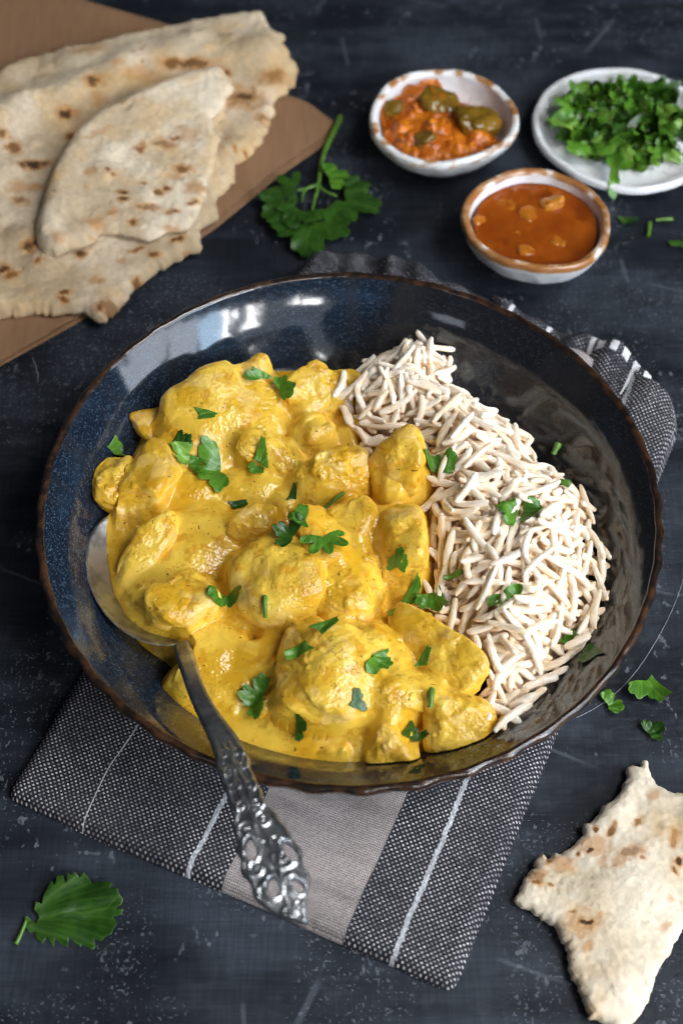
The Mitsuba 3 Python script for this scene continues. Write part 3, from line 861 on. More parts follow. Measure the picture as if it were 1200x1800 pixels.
bsdf('m_silver', {'type': 'twosided', 'bsdf': {'type': 'bumpmap', 'texture': proc(lambda p, n, uv: fbm(p.x * 500, p.y * 500, p.z * 500, 2), 2e-4), 'scale': .00006,
     'bsdf': {'type': 'principled', 'base_color': proc(lambda p, n, uv: mix((.36, .37, .375), (.58, .59, .59), smoothstep(.3, .6, fbm(p.x * 220, p.y * 220, p.z * 220, 3)))), 'metallic': 1.0, 'roughness': .40}}})
build_spoon()

# ---------------------------------------------------------------- brown paper
def paper_color(p, n, uv):
    f = fbm(p.x * 900, p.y * 90, p.z * 10, 3)
    c = mix((.205, .108, .052), (.265, .148, .078), f)
    return c * (.9 + .2 * fbm(p.x * 30, p.y * 30, 0., 3))


bsdf('m_paper', princ(proc(paper_color), .7, proc(lambda p, n, uv: fbm(p.x * 120, p.y * 120, 0., 3), 3e-4), .0004, specular=.3))


def build_paper():
    up = [(-0.2983, 0.4518), (-0.1644, 0.3915), (-0.0981, 0.3622), (-0.0598, 0.3316), (-0.0323, 0.3023), (-0.0245, 0.2986), (-0.0199, 0.2953), (-0.0069, 0.2802), (-0.0144, 0.2671), (-0.0383, 0.2423), (-0.0660, 0.2077), (-0.0977, 0.1735), (-0.1290, 0.1415), (-0.1617, 0.1139), (-0.2202, 0.0625)]
    lo = [(-0.2988, 0.4503), (-0.1646, 0.3891), (-0.0984, 0.3619), (-0.0599, 0.3318), (-0.0293, 0.3011), (-0.0199, 0.2945), (-0.0054, 0.2835), (-0.0132, 0.2646), (-0.0366, 0.2402), (-0.0650, 0.2054), (-0.0973, 0.1716), (-0.1288, 0.1404), (-0.1622, 0.1135), (-0.2208, 0.0614)]
    q = ring_resample(up, .004)

    def crease(p):
        return .0016 * (nfbm(p[:, 0], p[:, 1], .07, 3, 8) - .4) + .0012 * np.abs(np.sin((p[:, 0] * .8 + p[:, 1] * .6) * 40))

    v, f, p = slab(q, lambda p, d: .0035 + crease(p) * np.clip(d / .02, 0, 1), lambda p, d: .0032 + crease(p) * np.clip(d / .02, 0, 1), .004)
    put('kraft_paper', ply((v, f), 'm_paper', True), 'sheet of brown paper folded double under the flatbread at the top left', 'paper')
    v, f, p = slab(ring_resample(lo, .004), lambda p, d: .0008 + .0008 * np.clip(d / .02, 0, 1), lambda p, d: .0004 + 0 * d, .004)
    put('kraft_paper__lower_layer', ply((v, f), 'm_paper', True))


build_paper()

# ---------------------------------------------------------------- flatbreads
def bread_bsdf(key, spots, dens, seed, relief, cream=(.56, .43, .28), pale=(.72, .61, .46)):
    S = [(float(a), float(b), float(r), float(e), float(an), float(k)) for a, b, r, e, an, k in spots]

    def col(p, n, uv):
        x, y = p.x, p.y
        wx = x + .004 * (fbm(x * 190, y * 190, 3. + seed, 3) - .5)
        wy = y + .004 * (fbm(x * 190 + 9, y * 190, 5. + seed, 3) - .5)
        c = mix(cream, pale, smoothstep(.32, .68, fbm(x * 34, y * 34, 1. + seed, 4)))
        c = mix(c, (.58, .38, .17), .55 * smoothstep(.50, .76, fbm(x * 60 + seed, y * 60, 7., 4)))
        fl = fbm(x * 600, y * 600, 2., 2)
        c = c * (.86 + .28 * fl)
        toast, char = mi.Float(0), mi.Float(0)
        br = fbm(x * 420 + 5, y * 420, 3., 3)
        for a, b, r, e, an, k in S:
            ca, sa = math.cos(an), math.sin(an)
            u, v = ((wx - a) * ca + (wy - b) * sa) / (r * e), (-(wx - a) * sa + (wy - b) * ca) / r
            d = dr.sqrt(u * u + v * v) + 1.3 * (br - .5)
            toast = dr.maximum(toast, smoothstep(1.9, .45, d) * min(1., .42 + k))
            if k > .3:
                char = dr.maximum(char, smoothstep(.95, .45, d) * k)
        v1, v2, r = voronoi(wx * 210, wy * 210)
        blot = smoothstep(.5, .7, fbm(x * 28, y * 28, 11. + seed, 3)) * dens
        toast = dr.maximum(toast, smoothstep(.42, .16, v1) * smoothstep(.66, .72, r) * blot)
        char = dr.maximum(char, smoothstep(.20, .08, v1) * smoothstep(.84, .88, r) * blot * .8)
        c = mix(c, (.40, .155, .02), toast * .85)
        return mix(c, (.035, .018, .010), char * .92)

    bump = proc(lambda p, n, uv: .5 * fbm(p.x * 260, p.y * 260, p.z * 260, 4) + .5 * fbm(p.x * 900, p.y * 900, p.z * 900, 2), 2e-4)
    bsdf(key, princ(proc(col), .8, bump, relief, specular=.25, sheen=.1))


def dome(ring, sig):
    """Smoothed distance to an outline, as a function of points (n, 2)."""
    from scipy.interpolate import RegularGridInterpolator
    r = ring_resample(ring, .001)
    lo, hi = r.min(0) - .02, r.max(0) + .02
    a, b = np.arange(lo[0], hi[0], .001), np.arange(lo[1], hi[1], .001)
    X, Y = np.meshgrid(a, b, indexing='ij')
    d = cKDTree(r).query(np.stack([X.ravel(), Y.ravel()], 1))[0].reshape(X.shape) * shapely.contains_xy(shapely.Polygon(r).buffer(0), X, Y)
    return RegularGridInterpolator((a, b), gaussian_filter(d, sig / .001), bounds_error=False, fill_value=0)


def blisters(x, y, seed, n, box, rmin, rmax):
    rng = np.random.default_rng(seed)
    c = rng.uniform(box[:2], box[2:], (n, 2))
    r = rng.uniform(rmin, rmax, n)
    d, i = cKDTree(c).query(np.stack([x, y], 1), k=3)
    return np.max(np.maximum(0, 1 - (d / r[i]) ** 2) ** 1.5 * r[i], axis=1)


SP1 = [(-0.1603, 0.2387, 0.00346, 2.4, 0.00, 1), (-0.1465, 0.2745, 0.00317, 1.3, 0.00, 1), (-0.1715, 0.2507, 0.00351, 1.2, 0.70, 0.6), (-0.0839, 0.3143, 0.00286, 4, 0.09, 0.7), (-0.0956, 0.3134, 0.00245, 2, 0.00, 0.6), (-0.1346, 0.2964, 0.00324, 1.6, 0.35, 0.8), (-0.1314, 0.2858, 0.00360, 1.2, 0.00, 0.2), (-0.0552, 0.2909, 0.00795, 1.3, 0.00, 0.35), (-0.0540, 0.2918, 0.00278, 1.6, 0.00, 0.9), (-0.0435, 0.2758, 0.00313, 1.4, 0.17, 0.4), (-0.1534, 0.1796, 0.00362, 1, 0.00, 0.95), (-0.1299, 0.1750, 0.00250, 1.1, 0.00, 0.9), (-0.1483, 0.1697, 0.00215, 1, 0.00, 0.6), (-0.1664, 0.1656, 0.00323, 1, 0.00, 0.95), (-0.1615, 0.1614, 0.00214, 1.6, 0.00, 0.6), (-0.0835, 0.1851, 0.00215, 1.7, 0.44, 1), (-0.1028, 0.1781, 0.00178, 2, 0.17, 0.5), (-0.0948, 0.1750, 0.00177, 1.6, 0.35, 0.7), (-0.1196, 0.1584, 0.00210, 1.2, 0.00, 0.3), (-0.1339, 0.1500, 0.00210, 1.2, 0.00, 0.7), (-0.1345, 0.1456, 0.00174, 1.4, 0.00, 0.7), (-0.1126, 0.1420, 0.00344, 1.8, 0.00, 0.35), (-0.1170, 0.1402, 0.00172, 1.4, 0.00, 0.6), (-0.1012, 0.1592, 0.00175, 1.2, 0.00, 0.6), (-0.1652, 0.2211, 0.00378, 1.2, 0.00, 0.25), (-0.1640, 0.2121, 0.00300, 1.3, 0.00, 0.4), (-0.1419, 0.3283, 0.00585, 1.5, 0.00, 0.25), (-0.1103, 0.3044, 0.00365, 2.4, 0.17, 0.2), (-0.0398, 0.3058, 0.00403, 1.7, 0.35, 0.35), (-0.0652, 0.3096, 0.00243, 1, 0.00, 0.8), (-0.1789, 0.2576, 0.00315, 1.1, 0.00, 0.7), (-0.1437, 0.2603, 0.00235, 1.3, 0.00, 0.7), (-0.1567, 0.2219, 0.00264, 1.2, 0.00, 0.3), (-0.1214, 0.3081, 0.00204, 1.6, 0.00, 0.25), (-0.0975, 0.1890, 0.00216, 1.2, 0.00, 0.2), (-0.1091, 0.1712, 0.00177, 1.2, 0.00, 0.2), (-0.0778, 0.1781, 0.00177, 1.3, 0.00, 0.2), (-0.0703, 0.2345, 0.00188, 1.2, 0.00, 0.7), (-0.0716, 0.2158, 0.00147, 1.2, 0.00, 0.5)]
SP2 = [(-0.1052, 0.2406, 0.00263, 1.3, 1.05, 0.5), (-0.0926, 0.2461, 0.00340, 1.6, 0.00, 0.35), (-0.0828, 0.2284, 0.00296, 1.5, 0.00, 0.55), (-0.0877, 0.2504, 0.00152, 1, 0.00, 0.8), (-0.1111, 0.2100, 0.00183, 1.2, 0.00, 0.9), (-0.1103, 0.2043, 0.00181, 1.2, 0.00, 0.9), (-0.0928, 0.2096, 0.00182, 1.5, 0.26, 0.8), (-0.0891, 0.2132, 0.00182, 1.3, 0.70, 0.9), (-0.0749, 0.2148, 0.00364, 1.3, 0.35, 0.3), (-0.0971, 0.1996, 0.00252, 2, 0.00, 0.4), (-0.0859, 0.1984, 0.00179, 1.8, 0.00, 0.8), (-0.1042, 0.1885, 0.00214, 1.2, 0.00, 0.7), (-0.1152, 0.1940, 0.00252, 1.4, 0.00, 0.3), (-0.1229, 0.1882, 0.00322, 1.3, 0.00, 0.25), (-0.0762, 0.2047, 0.00180, 1.5, 0.00, 0.7), (-0.0867, 0.2222, 0.00294, 1.2, 0.00, 0.15), (-0.1271, 0.2496, 0.00191, 3, 0.61, 0.12), (-0.0816, 0.2539, 0.00456, 1.4, 0.00, 0.12), (-0.1193, 0.2222, 0.00111, 1, 0.00, 0.8), (-0.1163, 0.2210, 0.00111, 1.4, 0.00, 0.8), (-0.1278, 0.2222, 0.00186, 1.4, 0.00, 0.15), (-0.1018, 0.2160, 0.00147, 1.2, 0.00, 0.5), (-0.1395, 0.1766, 0.00213, 1.2, 0.00, 0.15), (-0.0856, 0.1870, 0.00248, 1.5, 0.00, 0.3)]
SP3 = [(0.0869, -0.1226, 0.00135, 1.3, 1.05, 1), (0.0885, -0.1209, 0.00351, 1.7, 0.17, 0.3), (0.0779, -0.1283, 0.00214, 1.6, 0.00, 0.25), (0.0679, -0.1325, 0.00187, 1.5, 0.87, 0.35), (0.0667, -0.1340, 0.00107, 1.4, 0.52, 0.6), (0.0952, -0.1159, 0.00136, 1.3, 0.79, 0.7), (0.0965, -0.1139, 0.00109, 2, 0.87, 0.4), (0.1072, -0.1117, 0.00137, 1.6, 0.87, 0.5), (0.1026, -0.1239, 0.00244, 1.8, 0.26, 0.35), (0.0967, -0.1273, 0.00189, 2, 0.70, 0.2), (0.0918, -0.1266, 0.00135, 1.6, 1.22, 0.2), (0.0832, -0.1487, 0.00106, 2.6, 0.00, 1), (0.0829, -0.1497, 0.00318, 1.4, 0.00, 0.28), (0.0884, -0.1473, 0.00106, 2.4, 0.35, 0.25), (0.0830, -0.1571, 0.00106, 1.6, 1.05, 0.3), (0.1187, -0.1194, 0.00192, 1.4, 1.40, 0.4), (0.1191, -0.1281, 0.00136, 1.3, 0.00, 1), (0.1129, -0.1013, 0.00166, 1.3, 0.87, 0.2), (0.1172, -0.1315, 0.00109, 1.3, 0.00, 0.6), (0.0795, -0.1457, 0.00080, 1.5, 0.35, 0.5), (0.0721, -0.1354, 0.00080, 1.2, 0.00, 0.5), (0.0732, -0.1277, 0.00107, 1.6, 0.00, 0.5), (0.0906, -0.1144, 0.00082, 1, 0.00, 0.7), (0.0832, -0.1243, 0.00108, 1.2, 0.00, 0.6), (0.1060, -0.1264, 0.00081, 1, 0.00, 0.4), (0.1144, -0.1402, 0.00108, 1.3, 0.00, 0.2), (0.1109, -0.1514, 0.00134, 1.5, 0.70, 0.15)]
bread_bsdf('m_bread', SP1, 1.0, 1, .0009, (.44, .325, .195), (.61, .49, .34))
bread_bsdf('m_bread_fold', SP2, .75, 2, .0009, (.50, .38, .24), (.66, .55, .40))
bread_bsdf('m_bread_torn', SP3, .16, 3, .0006, (.53, .425, .285), (.66, .57, .43))


def build_breads():
    q = jag([(-0.2143, 0.2967), (-0.1895, 0.3166), (-0.1606, 0.3350), (-0.1298, 0.3435), (-0.0990, 0.3566), (-0.0675, 0.3668), (-0.0470, 0.3699), (-0.0433, 0.3540), (-0.0357, 0.3470), (-0.0348, 0.3350), (-0.0270, 0.3219), (-0.0283, 0.3061), (-0.0373, 0.2977), (-0.0401, 0.2889), (-0.0378, 0.2829), (-0.0431, 0.2672), (-0.0503, 0.2518), (-0.0576, 0.2432), (-0.0582, 0.2296), (-0.0653, 0.2201), (-0.0656, 0.2038), (-0.0726, 0.1970), (-0.0729, 0.1821), (-0.0863, 0.1744), (-0.0927, 0.1675), (-0.1015, 0.1574), (-0.1078, 0.1453), (-0.1095, 0.1402), (-0.1141, 0.1348), (-0.1244, 0.1406), (-0.1299, 0.1420), (-0.1486, 0.1402), (-0.1646, 0.1388), (-0.1885, 0.1366)], .0009, .0030, 21, .006)
    q = jag(q, .0009, .0016, 22, .0018)
    rd = np.array([(-0.2070, 0.2591), (-0.1821, 0.2715), (-0.1487, 0.2929), (-0.1144, 0.3188), (-0.0841, 0.3285), (-0.0435, 0.3260)])
    rd = cKDTree(ring_resample(np.vstack([rd, rd[::-1] + 1e-5]), .003))

    def top(p, d):
        x, y = p[:, 0], p[:, 1]
        t = .0050 + .0042 * (nfbm(x, y, .045, 3, 4) - .5) + blisters(x, y, 3, 90, (-.3, .05, .02, .4), .006, .016) * .22
        t = t + .0065 * np.exp(-(rd.query(p)[0] / .016) ** 2) * (.6 + .8 * nfbm(x, y, .05, 2, 8))
        t = t + .0019 * (nfbm(x, y, .008, 4, 7) - .5) + .0010 * (nfbm(x, y, .002, 2, 9) - .5) * (1 + 2 * np.exp(-d / .004))
        return .0052 + .0012 + t * (1 - np.exp(-d / .0022)) + .0012 * np.exp(-d / .0012) * (nfbm(x, y, .003, 3, 14))

    v, f, p = slab(q, top, lambda p, d: .0050 + .0010 * nfbm(p[:, 0], p[:, 1], .01, 2, 3) * np.exp(-d / .004), .00125)
    put('flatbread', ply((v, f), 'm_bread', True), 'large torn charred flatbread lying on the brown paper at the top left', 'flatbread')
    # folded piece on top of it
    foldp = [(-0.0664, 0.3068), (-0.0850, 0.3025), (-0.1081, 0.2877), (-0.1290, 0.2719), (-0.1406, 0.2556), (-0.1482, 0.2329), (-0.1516, 0.2143), (-0.1526, 0.1923), (-0.1511, 0.1807), (-0.1463, 0.1726)]
    torn = [(-0.1463, 0.1726), (-0.1395, 0.1707), (-0.1315, 0.1730), (-0.1258, 0.1757), (-0.1217, 0.1787), (-0.1203, 0.1834), (-0.1121, 0.1849), (-0.1036, 0.1818), (-0.0960, 0.1803), (-0.0887, 0.1853), (-0.0778, 0.1880), (-0.0740, 0.1943), (-0.0727, 0.2054), (-0.0703, 0.2123), (-0.0698, 0.2246), (-0.0677, 0.2329), (-0.0673, 0.2426), (-0.0655, 0.2534), (-0.0694, 0.2599), (-0.0707, 0.2674), (-0.0669, 0.2741), (-0.0637, 0.2822), (-0.0602, 0.2914), (-0.0641, 0.2969)]
    q2 = np.vstack([ring_resample(np.vstack([foldp, foldp[::-1]]), .0011)[:int(len(ring_resample(np.vstack([foldp, foldp[::-1]]), .0011)) / 2)], jag(np.vstack([torn, np.array(torn)[::-1] + 1e-6]), .0011, .0017, 33, .005)[:int(len(ring_resample(np.vstack([torn, np.array(torn)[::-1] + 1e-6]), .0011)) / 2)]])
    ft = cKDTree(ring_resample(np.vstack([foldp, np.array(foldp)[::-1] + 1e-6]), .001))

    def top2(p, d):
        x, y = p[:, 0], p[:, 1]
        df = ft.query(p)[0]
        rnd = np.sqrt(np.clip(1 - (1 - np.clip(df / .010, 0, 1)) ** 2, 0, 1))
        t = .0055 + .0090 * np.exp(-df / .022) + .0035 * (nfbm(x, y, .03, 3, 5) - .5) + blisters(x, y, 5, 60, (-.2, .1, .0, .35), .005, .012) * .2
        t = t + .0020 * (nfbm(x, y, .008, 4, 17) - .5) + .0009 * (nfbm(x, y, .002, 2, 19) - .5)
        return .0125 + t * rnd * (1 - .6 * np.exp(-d / .0022)) + .0010 * np.exp(-d / .0012) * nfbm(x, y, .003, 3, 4)

    v, f, p = slab(q2, top2, lambda p, d: np.minimum(.0118 - .0045 * sstep(.006, .0, ft.query(p)[0]) + .004 * sstep(0, .012, ft.query(p)[0]), top2(p, d) - .0012), .0012)
    put('flatbread_001', ply((v, f), 'm_bread_fold', True), 'folded over torn piece of flatbread on top of the large flatbread', 'flatbread')
    low = [(-0.0671, 0.3130), (-0.0854, 0.2998), (-0.1139, 0.2769), (-0.1333, 0.2333), (-0.1375, 0.1926), (-0.1225, 0.1833), (-0.1133, 0.1887), (-0.0971, 0.1848), (-0.0868, 0.1887), (-0.0763, 0.1919), (-0.0728, 0.1982), (-0.0707, 0.2106), (-0.0682, 0.2176), (-0.0677, 0.2308), (-0.0647, 0.2397), (-0.0664, 0.2495), (-0.0645, 0.2600), (-0.0679, 0.2671), (-0.0658, 0.2746), (-0.0628, 0.2860), (-0.0626, 0.2952), (-0.0611, 0.3017)]
    v, f, p = slab(jag(low, .0013, .0014, 41, .006), lambda p, d: .0122 + .0026 * (1 - np.exp(-d / .0015)) + .0018 * (nfbm(p[:, 0], p[:, 1], .03, 2, 6) - .5), lambda p, d: .0114 + 0 * d, .0014)
    put('flatbread_001__lower_layer', ply((v, f), 'm_bread', True))
    # torn piece at the lower right
    q3 = jag([(0.1138, -0.0864), (0.1151, -0.0901), (0.1167, -0.0954), (0.1209, -0.0984), (0.1255, -0.0990), (0.1403, -0.1004), (0.1510, -0.1125), (0.1436, -0.1319), (0.1276, -0.1423), (0.1182, -0.1509), (0.1139, -0.1573), (0.1084, -0.1639), (0.1053, -0.1714), (0.1004, -0.1793), (0.0957, -0.1842), (0.0910, -0.1864), (0.0880, -0.1834), (0.0843, -0.1819), (0.0816, -0.1812), (0.0815, -0.1781), (0.0800, -0.1743), (0.0787, -0.1693), (0.0768, -0.1642), (0.0761, -0.1561), (0.0738, -0.1527), (0.0732, -0.1503), (0.0690, -0.1470), (0.0659, -0.1434), (0.0607, -0.1415), (0.0592, -0.1399), (0.0615, -0.1367), (0.0619, -0.1332), (0.0671, -0.1281), (0.0682, -0.1247), (0.0700, -0.1232), (0.0716, -0.1234), (0.0723, -0.1255), (0.0737, -0.1234), (0.0755, -0.1219), (0.0777, -0.1229), (0.0814, -0.1214), (0.0863, -0.1158), (0.0870, -0.1118), (0.0912, -0.1094), (0.0947, -0.1049), (0.0987, -0.1029), (0.1031, -0.0963), (0.1061, -0.0931), (0.1059, -0.0887), (0.1082, -0.0878), (0.1103, -0.0885), (0.1121, -0.0859)], .0006, .0012, 51, .0055)
    q3 = jag(q3, .0006, .0011, 52, .0014)
    tr = dome(q3, .010)

    def top3(p, d):
        x, y = p[:, 0], p[:, 1]
        D = tr(p)
        t = .0040 + .0125 * (1 - np.exp(-D / .022))  + .0030 * (nfbm(x, y, .03, 3, 5) - .5) + blisters(x, y, 9, 46, (.05, -.2, .18, -.05), .004, .012) * .16
        t = t + .0014 * (nfbm(x, y, .009, 3, 27) - .5) + .0006 * (nfbm(x, y, .0016, 2, 28) - .5) * (1 + 2 * np.exp(-d / .003)) + .0022 * sstep(.010, 0, D) * nfbm(x, y, .02, 2, 3)
        return .0006 + t * (1 - .40 * np.exp(-d / .0010))

    v, f, p = slab(q3, top3, lambda p, d: np.maximum(.0003, top3(p, d) - .0042 + .0015 * np.exp(-d / .001)), .00075)
    put('flatbread_002', ply((v, f), 'm_bread_torn', True), 'torn piece of pale flatbread lying on the bare table at the lower right', 'flatbread')


build_breads()

# ---------------------------------------------------------------- small ceramic dishes
def dish_glaze(p, n, uv):
    c = mix((.62, .62, .62), (.74, .735, .72), fbm(p.x * 120, p.y * 120, p.z * 120, 3))
    s = smoothstep(.70, .80, noise(p.x * 700, p.y * 700, p.z * 700)) * smoothstep(.45, .65, fbm(p.x * 90, p.y * 90, p.z * 90, 2))
    return mix(c, (.30, .19, .11), .5 * s)


def dish_z(r, R, H, foot):
    return np.interp(r, [0, foot * .8, foot + (R - foot) * .45, R - .004], [.0059, .0064, H * .36 + .0004, H - .0011])


def rim_mix(lo, hi):
    def f(p, n, uv):
        k = fbm(p.x * 170, p.y * 170, p.z * 300, 4)
        c = mix((.70, .69, .67), (.42, .24, .12), smoothstep(lo, hi, k))
        return mix(c, (.30, .12, .035), smoothstep(lo + .12, hi + .14, k))
    return f


bsdf('m_dish', princ(proc(dish_glaze), .18, proc(lambda p, n, uv: fbm(p.x * 160, p.y * 160, p.z * 160, 3), 3e-4), .0006, specular=.5))
bsdf('m_dish_rim', princ(proc(rim_mix(.46, .62)), .25, specular=.5))
bsdf('m_dish_rim_brown', princ(proc(rim_mix(.22, .42)), .2, specular=.55))


def dish(key, c, R, H, foot, seed, label, rim_b, wob=.0012):
    th = .0032
    inner = [(0, .0055), (foot * .8, .006), (foot + (R - foot) * .45, H * .36), (R - th * 1.25, H - .0015)]
    rimp = [(R - th * 1.25, H - .0015), (R - th * .9, H), (R - th * .35, H + .0003), (R, H - .0010), (R + .0002, H - .003)]
    outer = [(R + .0002, H - .003), (foot + (R - foot) * .62, H * .40), (foot, .0025), (foot - .002, 0), (foot - .004, .0005), (0, .0012)]

    def w(P, K=None):
        return wob * (np.sin(2 * P + seed) * .6 + .5 * np.sin(3 * P + 2 * seed) + .3 * np.sin(5 * P + seed * 3) + .15 * np.sin(11 * P))
    parts = []
    for pts, n in ((inner, 36), (rimp, 12), (outer, 40)):
        pr = smooth_profile(pts, n)
        v, f = lathe(pr, 180, lambda P, K: (w(P) * pr[K, 0] / R + .00008 * np.sin(17 * P + pr[K, 1] * 200), .5 * w(P + 1) * sstep(.2 * H, H, pr[K, 1])))
        parts.append((v + [c[0], c[1], .0004], f))
    (a, fa), (b, fb), (d, fd) = parts
    put(key + '__body', ply((np.vstack([a, d]), np.vstack([fa, fd + len(a)])), 'm_dish', True))
    put(key + '__rim', ply((b, fb), rim_b, True))
    labels[key] = {'label': label, 'category': 'dish'}


PC, CC, LC = (.0493, .2623), (.0906, .1835), (.1445, .2665)
dish('dip_bowl', PC, .0377, .023, .021, 1.0, 'small white dip bowl with a thin brown rim holding orange pickle', 'm_dish_rim')
dish('dip_bowl_001', CC, .0350, .027, .018, 2.2, 'small white dip bowl with a rust brown rim holding orange chutney', 'm_dish_rim_brown')
dish('side_plate', LC, .0475, .0125, .033, 3.1, 'small shallow white plate heaped with chopped coriander at the right edge', 'm_dish', .0008)
def oil_color(lo, hi, dark, s):
    def f(p, n, uv):
        c = mix(lo, hi, smoothstep(.3, .7, fbm(p.x * s, p.y * s, p.z * s, 4)))
        return mix(c, dark, .8 * smoothstep(.60, .76, fbm(p.x * s * 2.2 + 5, p.y * s * 2.2, p.z * s * 2.2, 3)))
    return f


bsdf('m_pickle', princ(proc(oil_color((.38, .085, .004), (.57, .165, .009), (.11, .020, .003), 160)), .28, proc(lambda p, n, uv: fbm(p.x * 500, p.y * 500, p.z * 500, 3), 2e-4), .0010, specular=.5))
bsdf('m_lime', princ(proc(oil_color((.115, .062, .005), (.19, .103, .009), (.33, .085, .005), 110)), .22, proc(lambda p, n, uv: fbm(p.x * 300, p.y * 300, p.z * 300, 3), 2e-4), .0004, specular=.5))
bsdf('m_chutney', princ(proc(oil_color((.21, .039, .0024), (.30, .067, .0045), (.155, .027, .002), 60)), .12, proc(lambda p, n, uv: fbm(p.x * 200, p.y * 200, 0., 3), 3e-4), .0004, specular=.5))
bsdf('m_chutney_chunk', princ(proc(oil_color((.33, .095, .007), (.44, .155, .015), (.28, .065, .004), 150)), .16, proc(lambda p, n, uv: fbm(p.x * 300, p.y * 300, p.z * 300, 3), 2e-4), .0004, specular=.5, flatness=.5))


bsdf('m_fruit', princ(proc(oil_color((.46, .17, .016), (.62, .27, .035), (.38, .11, .008), 150)), .14, specular=.5, flatness=.5))


def blob(c, rx, ry, rz, yaw, block, seed, rough=.35):
    d = np.array(trimesh.creation.icosphere(subdivisions=4).vertices)
    f = trimesh.creation.icosphere(subdivisions=4).faces
    e = 2 + 2.5 * block
    v = d * ((np.abs(d) ** e).sum(1) ** (-1 / e))[:, None] * np.array([rx, ry, rz])
    m = min(rx, ry, rz)
    v = v + d * (m * rough * (meshkit.fbm(v / m + seed * 3.3, 3, seed) - .5) * 1.6)[:, None]
    a = math.radians(yaw)
    v = v @ np.array([[math.cos(a), math.sin(a), 0], [-math.sin(a), math.cos(a), 0], [0, 0, 1]])
    t = np.random.default_rng(seed).uniform(-.35, .35, 2)
    v[:, 2] += v[:, 0] * t[0] + v[:, 1] * t[1]
    return v + np.asarray(c), f


def build_pickles():
    q = jag([(0.0160, 0.2728), (0.0239, 0.2805), (0.0319, 0.2896), (0.0455, 0.2965), (0.0572, 0.2887), (0.0677, 0.2823), (0.0762, 0.2742), (0.0781, 0.2573), (0.0750, 0.2461), (0.0670, 0.2376), (0.0546, 0.2329), (0.0402, 0.2333), (0.0283, 0.2401), (0.0198, 0.2530)], .0008, .0016, 61, .006)

    cx, cy = PC
    q = shapely.Polygon(q).buffer(0).intersection(shapely.Point(cx, cy).buffer(.0327, 64))

    def bot(p, d):
        return dish_z(np.hypot(p[:, 0] - cx, p[:, 1] - cy), .0377, .023, .021) + .0004

    def top(p, d):
        x, y = p[:, 0], p[:, 1]
        b = blisters(x, y, 6, 70, (.01, .22, .09, .29), .0022, .0060)
        h = .0095 + .0100 * (1 - np.exp(-d / .005)) + b * .75 + .0042 * (nfbm(x, y, .008, 4, 3) - .5) + .0016 * (nfbm(x, y, .0022, 2, 5) - .5)
        return np.maximum(h, bot(p, d) + .0008)
    v, f, p = slab(q, top, bot, .0008)
    put('lime_pickle', ply((v, f), 'm_pickle', True), 'oily orange spiced lime pickle filling the small bowl at the back', 'pickle')
    for i, (c, z, a, b, h, yaw) in enumerate([((0.0675, 0.2621), 0.0193, .0115, .0090, .0052, 10), ((0.0481, 0.2759), 0.0188, .0095, .0072, .0048, -20), ((0.0231, 0.2723), 0.0173, .0052, .0038, .0040, 15), ((0.0392, 0.2502), 0.0173, .0048, .0052, .0045, 30)]):
        v, f = blob((*c, z), a, b, h, yaw, .7, 11 + i, .55)
        put('lime_pickle__' + num('lime_chunk', i), ply((v, f), 'm_lime', True))
    a = np.linspace(0, 2 * PI, 120, endpoint=False)
    q = np.stack([CC[0] + .0299 * np.cos(a), CC[1] + .0299 * np.sin(a)], 1)
    v, f, p = slab(q, lambda p, d: .0212 + .0007 * np.exp(-d / .0012) + .0006 * (nfbm(p[:, 0], p[:, 1], .007, 3, 4) - .5), lambda p, d: .0198 + 0 * d, .0010)
    put('fruit_chutney', ply((v, f), 'm_chutney', True), 'glossy amber fruit chutney with soft chunks in the nearer small bowl', 'chutney')
    for i, (c, z, a, b, h, yaw) in enumerate([((0.0998, 0.1998), 0.0211, .0058, .0046, .0034, 10), ((0.0895, 0.1927), 0.0190, .0058, .0058, .0028, 30), ((0.0783, 0.1982), 0.0187, .0058, .0060, .0025, 0), ((0.0648, 0.1873), 0.0194, .0040, .0036, .0023, 20), ((0.1017, 0.1742), 0.0188, .0046, .0040, .0028, -20), ((0.0879, 0.1681), 0.0190, .0072, .0040, .0026, 0), ((0.0805, 0.1788), 0.0188, .0030, .0028, .0023, 0)]):
        v, f = blob((*c, z), a, b, h, yaw, .6, 31 + i, .3)
        put('fruit_chutney__' + num('fruit_chunk', i), ply((v, f), 'm_chutney_chunk' if i else 'm_fruit', True))


build_pickles()

# ---------------------------------------------------------------- coriander
def leaf_color(lo, hi, vein):
    def f(p, n, uv):
        x, y = uv.x, uv.y
        a = dr.atan2(y, x + .08)
        r = dr.sqrt(x * x + y * y)
        c = mix(lo, hi, smoothstep(.3, .7, fbm(p.x * 160, p.y * 160, p.z * 160, 3)))
        v = mi.Float(0)
        for t in (-1.0, -.5, 0., .5, 1.0):
            v = dr.maximum(v, smoothstep(.022, .006, dr.abs(a - t + .12 * (noise(r * 5, t, 0.) - .5)) * r))
        g = dr.abs(a * 9 + 2.2 * r - dr.floor(a * 9 + 2.2 * r) - .5)
        v = dr.maximum(v, .45 * smoothstep(.06, .02, g * r * .35))
        return mix(c, vein, .55 * v)
    return f


def leaf_bump(p, n, uv):
    a = dr.atan2(uv.y, uv.x + .08)
    return .5 * fbm(uv.x * 9, uv.y * 9, 0., 3) + .5 * dr.abs(dr.sin(a * 9 + 2 * noise(uv.x * 4, uv.y * 4, 0.)))


